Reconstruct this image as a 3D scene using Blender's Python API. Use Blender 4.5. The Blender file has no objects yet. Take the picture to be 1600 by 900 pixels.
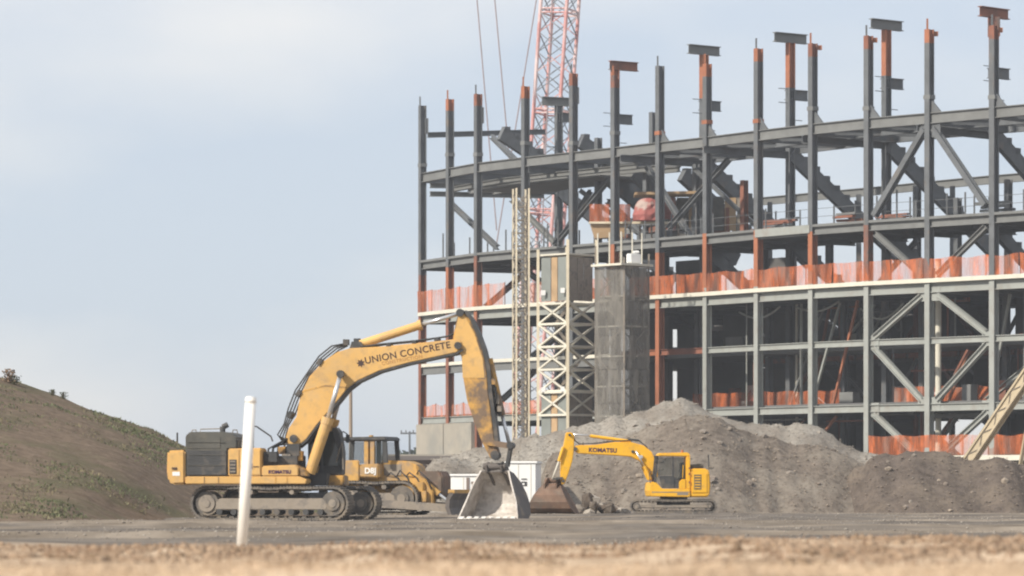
import bpy, bmesh, math, random
import numpy as np
from mathutils import Vector, Matrix, noise as mnoise
R = math.radians
random.seed(7)
rng = np.random.default_rng(7)
scene = bpy.context.scene
col = scene.collection

# ------------------------------------------------------------------ camera, sky, sun, exposure
CAM_H, F, HOR = 0.95, 6000.0, 770.0          # eye height, focal length in px of the 1600 px frame, horizon row
cd = bpy.data.cameras.new('camera'); cam = bpy.data.objects.new('camera', cd); col.objects.link(cam)
cam.location = (0, 0, CAM_H); cam.rotation_euler = (R(90), 0, 0)
cd.sensor_width = 36; cd.lens = 135; cd.shift_y = 0.2
cd.clip_start = 0.5; cd.clip_end = 20000
cd.dof.use_dof = True; cd.dof.focus_distance = 185; cd.dof.aperture_fstop = 2.2
scene.camera = cam
SUN_EL, SUN_AZ = 36.0, -128.0                  # azimuth from +Y, clockwise: behind the camera, to the left
world = bpy.data.worlds.new('World'); scene.world = world; world.use_nodes = True
wn = world.node_tree; wn.nodes.clear()
w_out = wn.nodes.new('ShaderNodeOutputWorld'); w_bg = wn.nodes.new('ShaderNodeBackground')
w_sky = wn.nodes.new('ShaderNodeTexSky'); w_sky.sky_type = 'NISHITA'; w_sky.sun_disc = False
w_sky.sun_elevation = R(SUN_EL); w_sky.sun_rotation = R(SUN_AZ)
w_sky.air_density = 1.0; w_sky.dust_density = 1.0; w_sky.ozone_density = 2.5
w_mul = wn.nodes.new('ShaderNodeVectorMath'); w_mul.operation = 'SCALE'; w_mul.inputs['Scale'].default_value = 0.105
w_tc = wn.nodes.new('ShaderNodeTexCoord'); w_map = wn.nodes.new('ShaderNodeMapping')
w_map.inputs['Scale'].default_value = (5, 5, 12); w_map.inputs['Location'].default_value = (1.7, 0.4, 1.15)
w_noise = wn.nodes.new('ShaderNodeTexNoise'); w_noise.inputs['Scale'].default_value = 1.1
w_noise.inputs['Detail'].default_value = 5
w_ramp = wn.nodes.new('ShaderNodeValToRGB')
w_ramp.color_ramp.elements[0].position = 0.38; w_ramp.color_ramp.elements[0].color = (0.50, 0.555, 0.645, 1)
w_ramp.color_ramp.elements[1].position = 0.68; w_ramp.color_ramp.elements[1].color = (0.76, 0.735, 0.715, 1)
w_mix = wn.nodes.new('ShaderNodeMix'); w_mix.data_type = 'RGBA'; w_mix.inputs[0].default_value = 0.78
L = wn.links.new
L(w_sky.outputs[0], w_mul.inputs[0]); L(w_tc.outputs['Generated'], w_map.inputs[0]); L(w_map.outputs[0], w_noise.inputs['Vector'])
L(w_noise.outputs['Fac'], w_ramp.inputs[0]); L(w_mul.outputs[0], w_mix.inputs[6]); L(w_ramp.outputs[0], w_mix.inputs[7])
L(w_mix.outputs[2], w_bg.inputs['Color']); L(w_bg.outputs[0], w_out.inputs[0]); w_bg.inputs['Strength'].default_value = 1.0
sd = bpy.data.lights.new('sun', 'SUN'); sun = bpy.data.objects.new('sun', sd); col.objects.link(sun)
sd.energy = 4.0; sd.angle = R(2); sd.color = (1.0, 0.93, 0.82)
sdir = Vector((math.sin(R(SUN_AZ)) * math.cos(R(SUN_EL)), math.cos(R(SUN_AZ)) * math.cos(R(SUN_EL)), math.sin(R(SUN_EL))))
sun.rotation_euler = (-sdir).to_track_quat('-Z', 'Y').to_euler(); sun.location = sdir * 200
scene.view_settings.view_transform = 'Standard'; scene.view_settings.look = 'None'
scene.view_settings.exposure = 0.46; scene.view_settings.gamma = 1.0
scene.render.engine = 'CYCLES'
scene.cycles.use_denoising = True; scene.cycles.pixel_filter_type = 'BLACKMAN_HARRIS'; scene.cycles.filter_width = 2.1
scene.cycles.max_bounces = 6; scene.cycles.transparent_max_bounces = 16; scene.cycles.volume_bounces = 0

def at(px, py, D):
    return Vector(((px - 800) * D / F, D, CAM_H + (HOR - py) * D / F))

# ------------------------------------------------------------------ materials
MATS = {}
def mat(name, c, rough=.65, var=.12, scale=2.0, c2=None, c2at=(.5, .62), scale2=.8, bump=0., bscale=20., metal=0., alpha=None, stretch=None, spec=.35, grime=None):
    m = bpy.data.materials.new(name); m.use_nodes = True; n = m.node_tree; n.nodes.clear(); l = n.links.new
    out = n.nodes.new('ShaderNodeOutputMaterial'); p = n.nodes.new('ShaderNodeBsdfPrincipled')
    p.inputs['Roughness'].default_value = rough; p.inputs['Metallic'].default_value = metal
    p.inputs['Specular IOR Level'].default_value = 0. if rough > .93 else spec
    g = n.nodes.new('ShaderNodeNewGeometry'); vec = g.outputs['Position']
    if stretch:
        mp = n.nodes.new('ShaderNodeMapping'); mp.inputs['Scale'].default_value = stretch; l(vec, mp.inputs[0]); vec = mp.outputs[0]
    def nz(s, d=6):
        t = n.nodes.new('ShaderNodeTexNoise'); t.inputs['Scale'].default_value = s; t.inputs['Detail'].default_value = d
        t.inputs['Roughness'].default_value = .62; l(vec, t.inputs['Vector']); return t.outputs['Fac']
    rp = n.nodes.new('ShaderNodeValToRGB'); l(nz(scale), rp.inputs[0])
    e = rp.color_ramp.elements; e[0].position = .3; e[1].position = .7
    e[0].color = tuple(max(0, x * (1 - var)) for x in c) + (1,); e[1].color = tuple(min(1, x * (1 + var)) for x in c) + (1,)
    colr = rp.outputs[0]
    if c2:
        r2 = n.nodes.new('ShaderNodeValToRGB'); l(nz(scale2, 8), r2.inputs[0])
        r2.color_ramp.elements[0].position = c2at[0]; r2.color_ramp.elements[1].position = c2at[1]
        mx = n.nodes.new('ShaderNodeMix'); mx.data_type = 'RGBA'; l(r2.outputs[0], mx.inputs[0]); l(colr, mx.inputs[6])
        mx.inputs[7].default_value = tuple(c2) + (1,); colr = mx.outputs[2]
    if grime:
        r3 = n.nodes.new('ShaderNodeValToRGB'); l(nz(grime[1], 10), r3.inputs[0]); r3.color_ramp.elements[0].position = .50; r3.color_ramp.elements[1].position = .74
        m3 = n.nodes.new('ShaderNodeMath'); m3.operation = 'MULTIPLY'; l(r3.outputs[0], m3.inputs[0]); m3.inputs[1].default_value = grime[0]
        mx = n.nodes.new('ShaderNodeMix'); mx.data_type = 'RGBA'; l(m3.outputs[0], mx.inputs[0]); l(colr, mx.inputs[6]); mx.inputs[7].default_value = tuple(grime[2]) + (1,); colr = mx.outputs[2]
    l(colr, p.inputs['Base Color'])
    if bump:
        b = n.nodes.new('ShaderNodeBump'); b.inputs['Strength'].default_value = bump; b.inputs['Distance'].default_value = .08
        l(nz(bscale, 8), b.inputs['Height']); l(b.outputs[0], p.inputs['Normal'])
    sh = p.outputs[0]
    if alpha is not None:
        t = n.nodes.new('ShaderNodeBsdfTransparent'); ms = n.nodes.new('ShaderNodeMixShader')
        if isinstance(alpha, tuple):
            ma = n.nodes.new('ShaderNodeMapRange'); l(nz(alpha[2], 5), ma.inputs[0]); ma.inputs[1].default_value = .35; ma.inputs[2].default_value = .65; ma.inputs[3].default_value = alpha[0]; ma.inputs[4].default_value = alpha[1]; l(ma.outputs[0], ms.inputs[0])
        else: ms.inputs[0].default_value = alpha
        l(t.outputs[0], ms.inputs[1]); l(sh, ms.inputs[2]); sh = ms.outputs[0]
    l(sh, out.inputs[0]); MATS[name] = m; return m

mat('steel', (.115, .122, .128), .65, .18, .7, (.17, .14, .115), (.58, .72), .5, grime=(.5, 1.6, (.065, .065, .068)))
mat('steel_mid', (.165, .168, .163), .65, .15, .6, grime=(.45, 1.6, (.12, .115, .11)))
mat('steel_light', (.29, .302, .28), .6, .10, .6, (.27, .26, .23), (.58, .74), .7, grime=(.5, 1.8, (.22, .19, .16)))
mat('primer', (.31, .115, .058), .7, .2, .9, (.30, .12, .06), (.55, .7), 1.2)
mat('rust', (.22, .088, .055), .8, .25, 1.1, (.12, .09, .08), (.52, .66), .6)
mat('deck', (.13, .13, .128), .8, .1, .5)
mat('concrete', (.33, .30, .25), .85, .12, .5, (.26, .25, .22), (.5, .65), .35, .25, 8)
mat('slab_edge', (.60, .57, .48), .8, .1, .8)
mat('interior_shade', (.10, .096, .092), .85, .15, .5)  # near-black tone, puts interior shade into walls, panels and boards
mat('orange_net', (.56, .15, .05), .9, .4, 2.6, (.36, .18, .125), (.46, .66), 1.0, alpha=(.22, .76, .9), stretch=(1.6, 1.6, .35))
mat('red_tarp', (.33, .10, .085), .7, .25, 1.5, (.40, .30, .26), (.52, .62), 1.0)
mat('grey_net', (.205, .19, .165), .9, .25, 2.2, (.15, .14, .125), (.45, .62), 1.0, stretch=(1.3, 1.3, .3), alpha=(.45, .86, 1.2))
mat('cream', (.66, .58, .43), .6, .12, .8)
mat('beige', (.47, .39, .265), .7, .15, .8, grime=(.5, 2.5, (.25, .20, .14)))
mat('plywood', (.40, .27, .15), .8, .2, .9)
mat('panel_grey', (.20, .215, .20), .7, .12, .9)
mat('white_paint', (.78, .78, .76), .5, .05, .6)
mat('pvc', (.80, .78, .73), .4, .05, 2., grime=(.35, 6, (.55, .47, .38)))
mat('big_yellow', (.64, .385, .125), .55, .10, .5, (.54, .36, .17), (.50, .72), .9, grime=(.55, 3.2, (.30, .21, .13)))
mat('dirty_yellow', (.56, .31, .075), .65, .18, 1.4, (.19, .13, .085), (.43, .57), 1.3, grime=(.75, 5, (.10, .075, .06)))
mat('small_yellow', (.80, .43, .02), .5, .08, .8, (.62, .37, .08), (.58, .76), 1.4, grime=(.45, 3.5, (.40, .25, .10)))
mat('dozer_yellow', (.50, .29, .08), .7, .2, 1.5, (.34, .24, .15), (.50, .66), 1.6, grime=(.6, 4, (.20, .15, .11)))
mat('dark_metal', (.055, .055, .055), .6, .2, 2., (.13, .11, .09), (.52, .68), 2.)
mat('hood_grey', (.085, .083, .072), .7, .2, 1.2, (.15, .135, .11), (.48, .7), .9, grime=(.5, 3, (.20, .17, .13)))
mat('track', (.12, .108, .095), .85, .25, 3., (.21, .175, .135), (.48, .62), 2.2)
mat('dusty_metal', (.27, .23, .185), .85, .18, 2., (.17, .15, .13), (.5, .62), 2.)
mat('bucket_worn', (.54, .50, .455), .65, .2, 2.6, (.34, .29, .24), (.48, .62), 1.1, grime=(.6, 4, (.15, .12, .1)))
mat('shaded_steel', (.115, .10, .09), .7, .2, 1.5, (.22, .17, .12), (.55, .68), 1.5)  # dark brown-grey, also carries the shade of faces turned from the sun
mat('bucket_rust', (.17, .105, .072), .8, .25, 1.6, (.12, .09, .07), (.45, .6), 1.4, grime=(.5, 3, (.24, .19, .14)))
mat('tooth', (.68, .65, .60), .5, .12, 4.)
mat('chrome', (.62, .62, .62), .25, .05, 2., metal=.6)
mat('rubber', (.035, .035, .035), .6, .2, 4.)
mat('glass', (.02, .028, .03), .08, .1, 1., spec=.6)
mat('pane', (.03, .045, .045), .08, .1, 1., spec=.6, alpha=.24)
mat('letter_dark', (.06, .035, .03), .7, .1, 3.)
mat('letter_violet', (.055, .02, .07), .7, .1, 3.)
mat('letter_faint', (.42, .22, .07), .7, .1, 3.)
mat('letter_white', (.75, .73, .68), .7, .1, 3.)
mat('crane_red', (.56, .27, .25), .6, .2, .4, (.66, .52, .50), (.46, .58), .3)
mat('crane_grey', (.22, .24, .27), .6, .1, .4)
mat('cable', (.30, .24, .25), .6, .1, 1.)
mat('wood_pole', (.30, .235, .175), .85, .15, 1.)
mat('roof_brown', (.16, .14, .13), .8, .15, .4)
mat('wall_brown', (.21, .165, .14), .85, .15, .5)
mat('straw', (.55, .425, .30), .85, .2, 3., (.42, .305, .205), (.5, .62), .9)
mat('brown_grass', (.28, .19, .125), .9, .25, 3.)
mat('weed_green', (.105, .12, .055), .85, .3, 2., (.19, .16, .095), (.46, .6), .5)
mat('leaf', (.055, .085, .035), .8, .25, .5)
mat('bark', (.12, .09, .065), .9, .15, 2.)
mat('gravel', (.285, .26, .225), .95, .3, 4.0, (.21, .182, .152), (.46, .62), .5, .8, 6., grime=(.95, 6, (.13, .117, .10)))
mat('dirt', (.160, .134, .110), .95, .35, 2.6, (.225, .195, .16), (.45, .60), .5, .9, 4., grime=(.95, 6, (.10, .082, .066)))
mat('dark_dirt', (.118, .096, .080), .95, .3, 1.8, (.165, .134, .106), (.46, .62), .35, .9, 4., grime=(.95, 5, (.065, .056, .05)))
mat('stone_light', (.33, .295, .25), .9, .2, 3.)
mat('stone', (.21, .18, .15), .9, .25, 3.)
mat('clod', (.31, .225, .155), .95, .3, 2., (.20, .14, .09), (.5, .62), 1.2)
mat('gravel_stone', (.32, .285, .24), .95, .25, 3.2)
mat('dirt_stone', (.27, .225, .18), .95, .25, 2.2)
mat('dark_stone', (.21, .175, .145), .95, .25, 1.8)
mat('hill_soil', (.165, .125, .092), .95, .3, 1.8, (.118, .108, .066), (.50, .66), .30, 1., 2.5, grime=(.6, 5, (.09, .07, .05)))

def ground_material():
    m = bpy.data.materials.new('ground'); m.use_nodes = True; n = m.node_tree; n.nodes.clear(); l = n.links.new
    out = n.nodes.new('ShaderNodeOutputMaterial'); p = n.nodes.new('ShaderNodeBsdfPrincipled'); p.inputs['Roughness'].default_value = 1.
    p.inputs['Specular IOR Level'].default_value = .0
    g = n.nodes.new('ShaderNodeNewGeometry'); sp = n.nodes.new('ShaderNodeSeparateXYZ'); l(g.outputs['Position'], sp.inputs[0])
    def nz(s, stretch, d=7):
        mp = n.nodes.new('ShaderNodeMapping'); mp.inputs['Scale'].default_value = stretch; l(g.outputs['Position'], mp.inputs[0])
        t = n.nodes.new('ShaderNodeTexNoise'); t.inputs['Scale'].default_value = s; t.inputs['Detail'].default_value = d; l(mp.outputs[0], t.inputs['Vector']); return t.outputs['Fac']
    def ramp(f, a, b):
        r = n.nodes.new('ShaderNodeValToRGB'); l(f, r.inputs[0]); e = r.color_ramp.elements
        e[0].position, e[0].color = a[0], tuple(a[1]) + (1,); e[1].position, e[1].color = b[0], tuple(b[1]) + (1,); return r.outputs[0]
    def mix(f, a, b):
        x = n.nodes.new('ShaderNodeMix'); x.data_type = 'RGBA'; l(f, x.inputs[0]); l(a, x.inputs[6]); l(b, x.inputs[7]); return x.outputs[2]
    gravel = ramp(nz(1.0, (.5, .10, 1)), (.36, (.165, .136, .105)), (.64, (.29, .245, .195)))
    ruts = ramp(nz(.6, (.10, .16, 1), 6), (.44, (0, 0, 0)), (.56, (1, 1, 1)))
    mud = ramp(nz(1.5, (.3, .3, 1)), (.36, (.112, .098, .085)), (.64, (.195, .172, .148)))
    base = mix(ruts, gravel, mud)
    straw = ramp(nz(.9, (1, .35, 1)), (.38, (.32, .23, .155)), (.62, (.56, .43, .305)))
    mr = n.nodes.new('ShaderNodeMapRange'); l(sp.outputs['Y'], mr.inputs[0]); mr.inputs[1].default_value = 44; mr.inputs[2].default_value = 78
    mr.inputs[3].default_value = -.3; mr.inputs[4].default_value = 1.3
    ad = n.nodes.new('ShaderNodeMath'); ad.operation = 'ADD'; l(mr.outputs[0], ad.inputs[0])
    nn = n.nodes.new('ShaderNodeMath'); nn.operation = 'MULTIPLY_ADD'; l(nz(.5, (.6, .25, 1)), nn.inputs[0]); nn.inputs[1].default_value = 1.6; nn.inputs[2].default_value = -.8
    l(nn.outputs[0], ad.inputs[1]); ad.use_clamp = True
    l(mix(ad.outputs[0], straw, base), p.inputs['Base Color'])
    b = n.nodes.new('ShaderNodeBump'); b.inputs['Strength'].default_value = .6; b.inputs['Distance'].default_value = .1
    l(nz(2.5, (1, .5, 1), 8), b.inputs['Height']); l(b.outputs[0], p.inputs['Normal'])
    l(p.outputs[0], out.inputs[0]); MATS['ground'] = m
ground_material()

# ------------------------------------------------------------------ mesh helpers
def tag(o, label=None, cat=None, group=None, kind=None):
    if label: o['label'] = label
    if cat: o['category'] = cat
    if group: o['group'] = group
    if kind: o['kind'] = kind
    return o
def empty(name, loc, rz=0, parent=None):
    o = bpy.data.objects.new(name, None); col.objects.link(o); o.location = loc; o.rotation_euler = (0, 0, rz); o.empty_display_size = .2
    if parent: o.parent = parent
    return o
def frame_of(p0, p1, up=(0, 0, 1)):
    a = (Vector(p1) - Vector(p0)).normalized(); u = Vector(up)
    if abs(a.dot(u)) > .98: u = Vector((0, 1, 0))
    s = a.cross(u).normalized(); return a, s, s.cross(a).normalized()
class MB:
    def __init__(self): self.v = []; self.f = []; self.m = []; self.mats = []
    def mi(self, m):
        if m is None: return 0
        if m not in self.mats: self.mats.append(m)
        return self.mats.index(m)
    def add(self, vs, fs, m=None):
        b = len(self.v); self.v += [tuple(x) for x in vs]; k = self.mi(m)
        for f in fs: self.f.append(tuple(i + b for i in f)); self.m.append(k)
        return self
    def box(self, c, s, m=None, rot=None):
        c = Vector(c); h = Vector(s) / 2; vs = []
        for dx in (-1, 1):
            for dy in (-1, 1):
                for dz in (-1, 1):
                    d = Vector((dx * h.x, dy * h.y, dz * h.z)); vs.append(c + (rot @ d if rot else d))
        return self.add(vs, [(0, 1, 3, 2), (4, 6, 7, 5), (0, 4, 5, 1), (2, 3, 7, 6), (0, 2, 6, 4), (1, 5, 7, 3)], m)
    def bar(self, p0, p1, w, h, m=None, up=(0, 0, 1)):
        p0, p1 = Vector(p0), Vector(p1); a, s, u = frame_of(p0, p1, up); vs = []
        for p in (p0, p1):
            for x, y in ((-1, -1), (1, -1), (1, 1), (-1, 1)): vs.append(p + s * x * w / 2 + u * y * h / 2)
        return self.add(vs, [(3, 2, 1, 0), (4, 5, 6, 7), (0, 1, 5, 4), (1, 2, 6, 5), (2, 3, 7, 6), (3, 0, 4, 7)], m)
    def ibar(self, p0, p1, bf, d, m=None, up=(0, 0, 1), tf=.05, tw=.04):
        p0, p1 = Vector(p0), Vector(p1); a, s, u = frame_of(p0, p1, up)
        o = u * (d / 2 - tf / 2)
        self.bar(p0 + o, p1 + o, bf, tf, m, up); self.bar(p0 - o, p1 - o, bf, tf, m, up)
        return self.bar(p0, p1, tw, d - 2 * tf, m, up)
    def cyl(self, p0, p1, r, n=12, m=None, r2=None, caps=True):
        p0, p1 = Vector(p0), Vector(p1); a, s, u = frame_of(p0, p1); r2 = r if r2 is None else r2; vs = []
        for p, rr in ((p0, r), (p1, r2)):
            for i in range(n):
                t = 2 * math.pi * i / n; vs.append(p + (s * math.cos(t) + u * math.sin(t)) * rr)
        fs = [(i, (i + 1) % n, n + (i + 1) % n, n + i) for i in range(n)]
        if caps: fs += [tuple(range(n - 1, -1, -1)), tuple(range(n, 2 * n))]
        return self.add(vs, fs, m)
    def tube(self, pts, r, n=6, m=None):
        pts = [Vector(p) for p in pts]; vs = []; k = len(pts)
        for i, p in enumerate(pts):
            a = (pts[min(i + 1, k - 1)] - pts[max(i - 1, 0)]).normalized(); u = Vector((0, 1, 0)) if abs(a.y) < .9 else Vector((0, 0, 1))
            s = a.cross(u).normalized(); u = s.cross(a)
            for j in range(n):
                t = 2 * math.pi * j / n; vs.append(p + (s * math.cos(t) + u * math.sin(t)) * r)
        fs = [(i * n + j, i * n + (j + 1) % n, (i + 1) * n + (j + 1) % n, (i + 1) * n + j) for i in range(k - 1) for j in range(n)]
        fs += [tuple(range(n - 1, -1, -1)), tuple(range((k - 1) * n, k * n))]
        return self.add(vs, fs, m)
    def prism(self, prof, y0, y1, m=None):
        """profile of (x,z) points, extruded along y"""
        k = len(prof); vs = [(x, y0, z) for x, z in prof] + [(x, y1, z) for x, z in prof]
        fs = [tuple(range(k)), tuple(range(2 * k - 1, k - 1, -1))] + [(i, i + k, (i + 1) % k + k, (i + 1) % k) for i in range(k)]
        return self.add(vs, fs, m)
    def build(self, name, m=None, parent=None, org=None, bevel=0, smooth=False):
        me = bpy.data.meshes.new(name)
        vs = self.v if org is None else [tuple(Vector(v) - Vector(org)) for v in self.v]
        me.from_pydata(vs, [], self.f)
        ml = self.mats if self.mats else [m]
        for x in ml: me.materials.append(MATS[x])
        if len(ml) > 1: me.polygons.foreach_set('material_index', self.m)
        bm = bmesh.new(); bm.from_mesh(me)
        bmesh.ops.recalc_face_normals(bm, faces=bm.faces)
        if bevel: bmesh.ops.bevel(bm, geom=[e for e in bm.edges if e.calc_face_angle(0) > .5], offset=bevel, segments=2, affect='EDGES', clamp_overlap=True)
        bm.to_mesh(me); bm.free()
        if smooth: me.polygons.foreach_set('use_smooth', [True] * len(me.polygons))
        o = bpy.data.objects.new(name, me); col.objects.link(o)
        if parent: o.parent = parent
        if org is not None and not parent: o.location = org
        return o
def np_mesh(name, verts, faces, m, kind=None, label=None, smooth=False, parent=None, cat=None):
    me = bpy.data.meshes.new(name); verts = np.asarray(verts, dtype=np.float32); faces = np.asarray(faces, dtype=np.int32)
    me.vertices.add(len(verts)); me.vertices.foreach_set('co', verts.ravel())
    k = faces.shape[1]; me.loops.add(faces.size); me.loops.foreach_set('vertex_index', faces.ravel())
    me.polygons.add(len(faces)); me.polygons.foreach_set('loop_start', np.arange(0, faces.size, k, dtype=np.int32))
    me.update(calc_edges=True); me.validate(); me.materials.append(MATS[m])
    if smooth: me.polygons.foreach_set('use_smooth', [True] * len(me.polygons))
    o = bpy.data.objects.new(name, me); col.objects.link(o)
    if parent: o.parent = parent
    return tag(o, label, cat, kind=kind)
def text(body, size, loc, rot, m, parent, name='lettering', spacing=1.0, bold=0.0, align='LEFT'):
    c = bpy.data.curves.new(name, 'FONT'); c.body = body; c.size = size; c.extrude = .004; c.space_character = spacing; c.offset = bold; c.align_x = align
    c.materials.append(MATS[m]); o = bpy.data.objects.new(name, c); col.objects.link(o); bpy.context.view_layer.update(); me = bpy.data.meshes.new_from_object(o.evaluated_get(bpy.context.evaluated_depsgraph_get())); bpy.data.objects.remove(o); o = bpy.data.objects.new(name, me); col.objects.link(o)
    o.location = loc; o.rotation_euler = rot; o.parent = parent; return o
def fbm(x, y, z=0., s=1., o=4):
    return mnoise.fractal(Vector((x * s, y * s, z)), 1.0, 2.0, o)
def lerp_list(x, pts):
    if x <= pts[0][0]: return pts[0][1]
    for (a, b), (c, d) in zip(pts, pts[1:]):
        if x <= c: return b + (d - b) * (x - a) / (c - a)
    return pts[-1][1]
def sstep(t): t = min(1, max(0, t)); return t * t * (3 - 2 * t)

# ------------------------------------------------------------------ ground
def ground_z(x, y):
    z = lerp_list(y, [(0, .42), (12, .48), (20, .50), (24, .46), (30, .34), (38, .33), (44, .31), (50, .22), (58, .08), (72, .0)])
    amp = .05 if y < 75 else (.035 if y < 170 else .0)
    if 30 < y < 56: z += (.09 * sstep((x + .5) / 3) + .07 * fbm(x, y * .3, 6, .5, 3)) * sstep((y - 30) / 8) * sstep((56 - y) / 8)
    if 14 < y < 30: z += .06 * fbm(x, y, 3, .5, 3)
    z += amp * fbm(x, y * .5, 1, .5, 4)
    if 62 < y < 170: z += .07 * fbm(x * .5, y * .25, 15, .5, 3) * sstep((y - 62) / 8)
    if 74 < y < 134:
        for q in (88 + .45 * x, 90.6 + .45 * x, 104 - .3 * x + .02 * x * x, 106.6 - .3 * x + .02 * x * x, 120 + .15 * x, 122.6 + .15 * x):
            d_ = abs(y - q)
            if d_ < 2: z += -.10 * math.exp(-(d_ / .5) ** 2) + .05 * math.exp(-((d_ - 1.0) / .4) ** 2)
    if 70 < y < 170: z += .03 * math.sin(y * .9 + 2 * fbm(x, y, 5, .04, 2))
    return z
def ground():
    ys = list(np.arange(1, 70, .8)) + list(np.arange(70, 136, .6)) + list(np.arange(136, 180, 1.6)) + list(np.arange(180, 340, 8)) + [380, 450, 600, 900, 1500, 3000, 8000, 15000]
    xs = [-9000, -2000, -600, -250, -120, -80] + list(np.arange(-60, 60.1, 1.0)) + [80, 120, 250, 600, 2000, 9000]
    v = [(x, y, ground_z(x, y) if y < 175 else 0) for y in ys for x in xs]; n = len(xs)
    f = [(j * n + i, j * n + i + 1, (j + 1) * n + i + 1, (j + 1) * n + i) for j in range(len(ys) - 1) for i in range(n - 1)]
    np_mesh('ground', v, f, 'ground', 'structure', smooth=True)
ground()

def hill_z(x, y):
    H = lerp_list(x, [(-60, 11), (-40, 9.4), (-30, 7.9), (-24, 6.5), (-22, 5.95), (-19.7, 5.25), (-17.2, 4.35), (-14.8, 3.3), (-11.7, 2.0), (-8, .6), (-5, -.5)])
    toe = lerp_list(x, [(-40, 108), (-15, 116), (-12, 140), (-5, 150)])
    t = (y - toe) / (168 - toe)
    s = sstep(t) if t < 1 else max(0, 1 - (y - 168) / 60)
    lin = min(1, max(0, t)) if t < 1 else s
    z = H * (.55 * s + .45 * lin) - .12
    return z + (.16 * fbm(x, y, 9, .35, 5) + .05 * fbm(x, y, 2, 1.5, 3)) * min(1, max(0, t * 3))
def hill():
    ys = list(np.arange(100, 235, 1.0)); xs = list(np.arange(-62, -4, .55)); n = len(xs)
    v = [(x, y, hill_z(x, y)) for y in ys for x in xs]
    f = [(j * n + i, j * n + i + 1, (j + 1) * n + i + 1, (j + 1) * n + i) for j in range(len(ys) - 1) for i in range(n - 1)]
    np_mesh('hill', v, f, 'hill_soil', 'structure', smooth=True)
hill()

# ------------------------------------------------------------------ stockpiles
def pile(name, ridge, yr, front, back, m, label, seed, step=.26, top_round=.5, slope=.62):
    x0, x1 = ridge[0][0] - 1, ridge[-1][0] + 1
    xs = np.arange(x0, x1 + .01, step); ys = np.arange(yr - front, yr + back + .01, step); n = len(xs); v = []
    for y in ys:
        for x in xs:
            wob = .7 * fbm(x, 0, seed, .18, 3)
            d = abs(y - yr - wob); d = math.sqrt(d * d + top_round * top_round) - top_round
            h = lerp_list(x, ridge) - slope * d
            g = fbm(x, y * .45, seed + 3, .45, 4)
            h += .22 * g + .09 * fbm(x, y, seed + 7, 2.2, 4) - .30 * abs(fbm(x, y * .12, seed + 5, .9, 3)) + .1 + .10 * (.35 - abs(fbm(x, y, seed + 9, 1.3, 4)))
            v.append((x, y, max(h, -.35)))
    f = [(j * n + i, j * n + i + 1, (j + 1) * n + i + 1, (j + 1) * n + i) for j in range(len(ys) - 1) for i in range(n - 1)
         if max(v[j * n + i][2], v[j * n + i + 1][2], v[(j + 1) * n + i + 1][2], v[(j + 1) * n + i][2]) > -.34]
    c = Vector((xs.mean(), yr, 0)); v = np.array(v) - np.array(c)
    o = np_mesh(name, v, f, m, smooth=False, label=label, cat='stockpile'); o.location = c
    return o, v + np.array(c), n, len(ys)
def stones(parent, V, count, m, name, lo, hi, sel):
    ok = [i for i in range(len(V)) if V[i][2] > .05 and sel(V[i])]
    if not ok: return
    ids = rng.choice(ok, count); vs = []; fs = []
    base = np.array([(1, 0, 0), (-1, 0, 0), (0, 1, 0), (0, -1, 0), (0, 0, 1), (0, 0, -1)], float)
    fc = np.array([(0, 2, 4), (2, 1, 4), (1, 3, 4), (3, 0, 4), (2, 0, 5), (1, 2, 5), (3, 1, 5), (0, 3, 5)])
    for k, i in enumerate(ids):
        r = lo + (hi - lo) * rng.random() ** 3
        p = V[i] + np.array([rng.uniform(-.2, .2), rng.uniform(-.2, .2), -r * .1])
        q = base * r * rng.uniform(.55, 1.2, (6, 3)); a = rng.uniform(0, 6.28); ca, sa = math.cos(a), math.sin(a)
        q = q @ np.array([[ca, sa, 0], [-sa, ca, 0], [0, 0, .6]]); vs.append(q + p); fs.append(fc + 6 * k)
    vs = np.concatenate(vs) - np.array(parent.location)
    o = np_mesh(name, vs, np.concatenate(fs), m, 'stuff'); o.parent = parent
def big_stones(parent, V, n, lo, hi, mats, y1):
    ok = [p for p in V if .1 < p[2] and p[1] < y1]
    for k in range(n):
        p = ok[random.randrange(len(ok))]; bm = bmesh.new(); bmesh.ops.create_icosphere(bm, subdivisions=1, radius=lo + (hi - lo) * random.random() ** 2)
        sc = (random.uniform(.7, 1.4), random.uniform(.7, 1.2), random.uniform(.5, .9))
        for v in bm.verts: v.co = Vector((v.co.x * sc[0], v.co.y * sc[1], v.co.z * sc[2])) * random.uniform(.75, 1.2)
        me = bpy.data.meshes.new('rock'); bm.to_mesh(me); bm.free(); me.materials.append(MATS[random.choice(mats)])
        o = bpy.data.objects.new('rock', me); col.objects.link(o); o.parent = parent; o.location = Vector(p) - parent.location; o.rotation_euler = (0, 0, random.random() * 6)
def px_ridge(pts, D): return [((x - 800) * D / F, CAM_H + (HOR - y) * D / F) for x, y in pts]
D1 = 212
gp, V, _, _ = pile('gravel_pile', px_ridge([(622, 775), (650, 745), (700, 716), (745, 702), (800, 690), (880, 674), (925, 660), (960, 648), (1010, 644), (1042, 628), (1066, 624), (1092, 633), (1120, 652), (1150, 664), (1255, 666), (1278, 670), (1335, 700), (1385, 720), (1450, 790)], D1), D1, 13, 11, 'gravel',
     'tall pale grey gravel stockpile in front of the steel frame', 11)
stones(gp, V, 14000, 'gravel_stone', 'loose_stones', .02, .065, lambda p: p[1] < D1 + 1)
big_stones(gp, V, 60, .08, .22, ('gravel_stone', 'stone_light', 'stone'), D1)
D2 = 189
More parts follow.
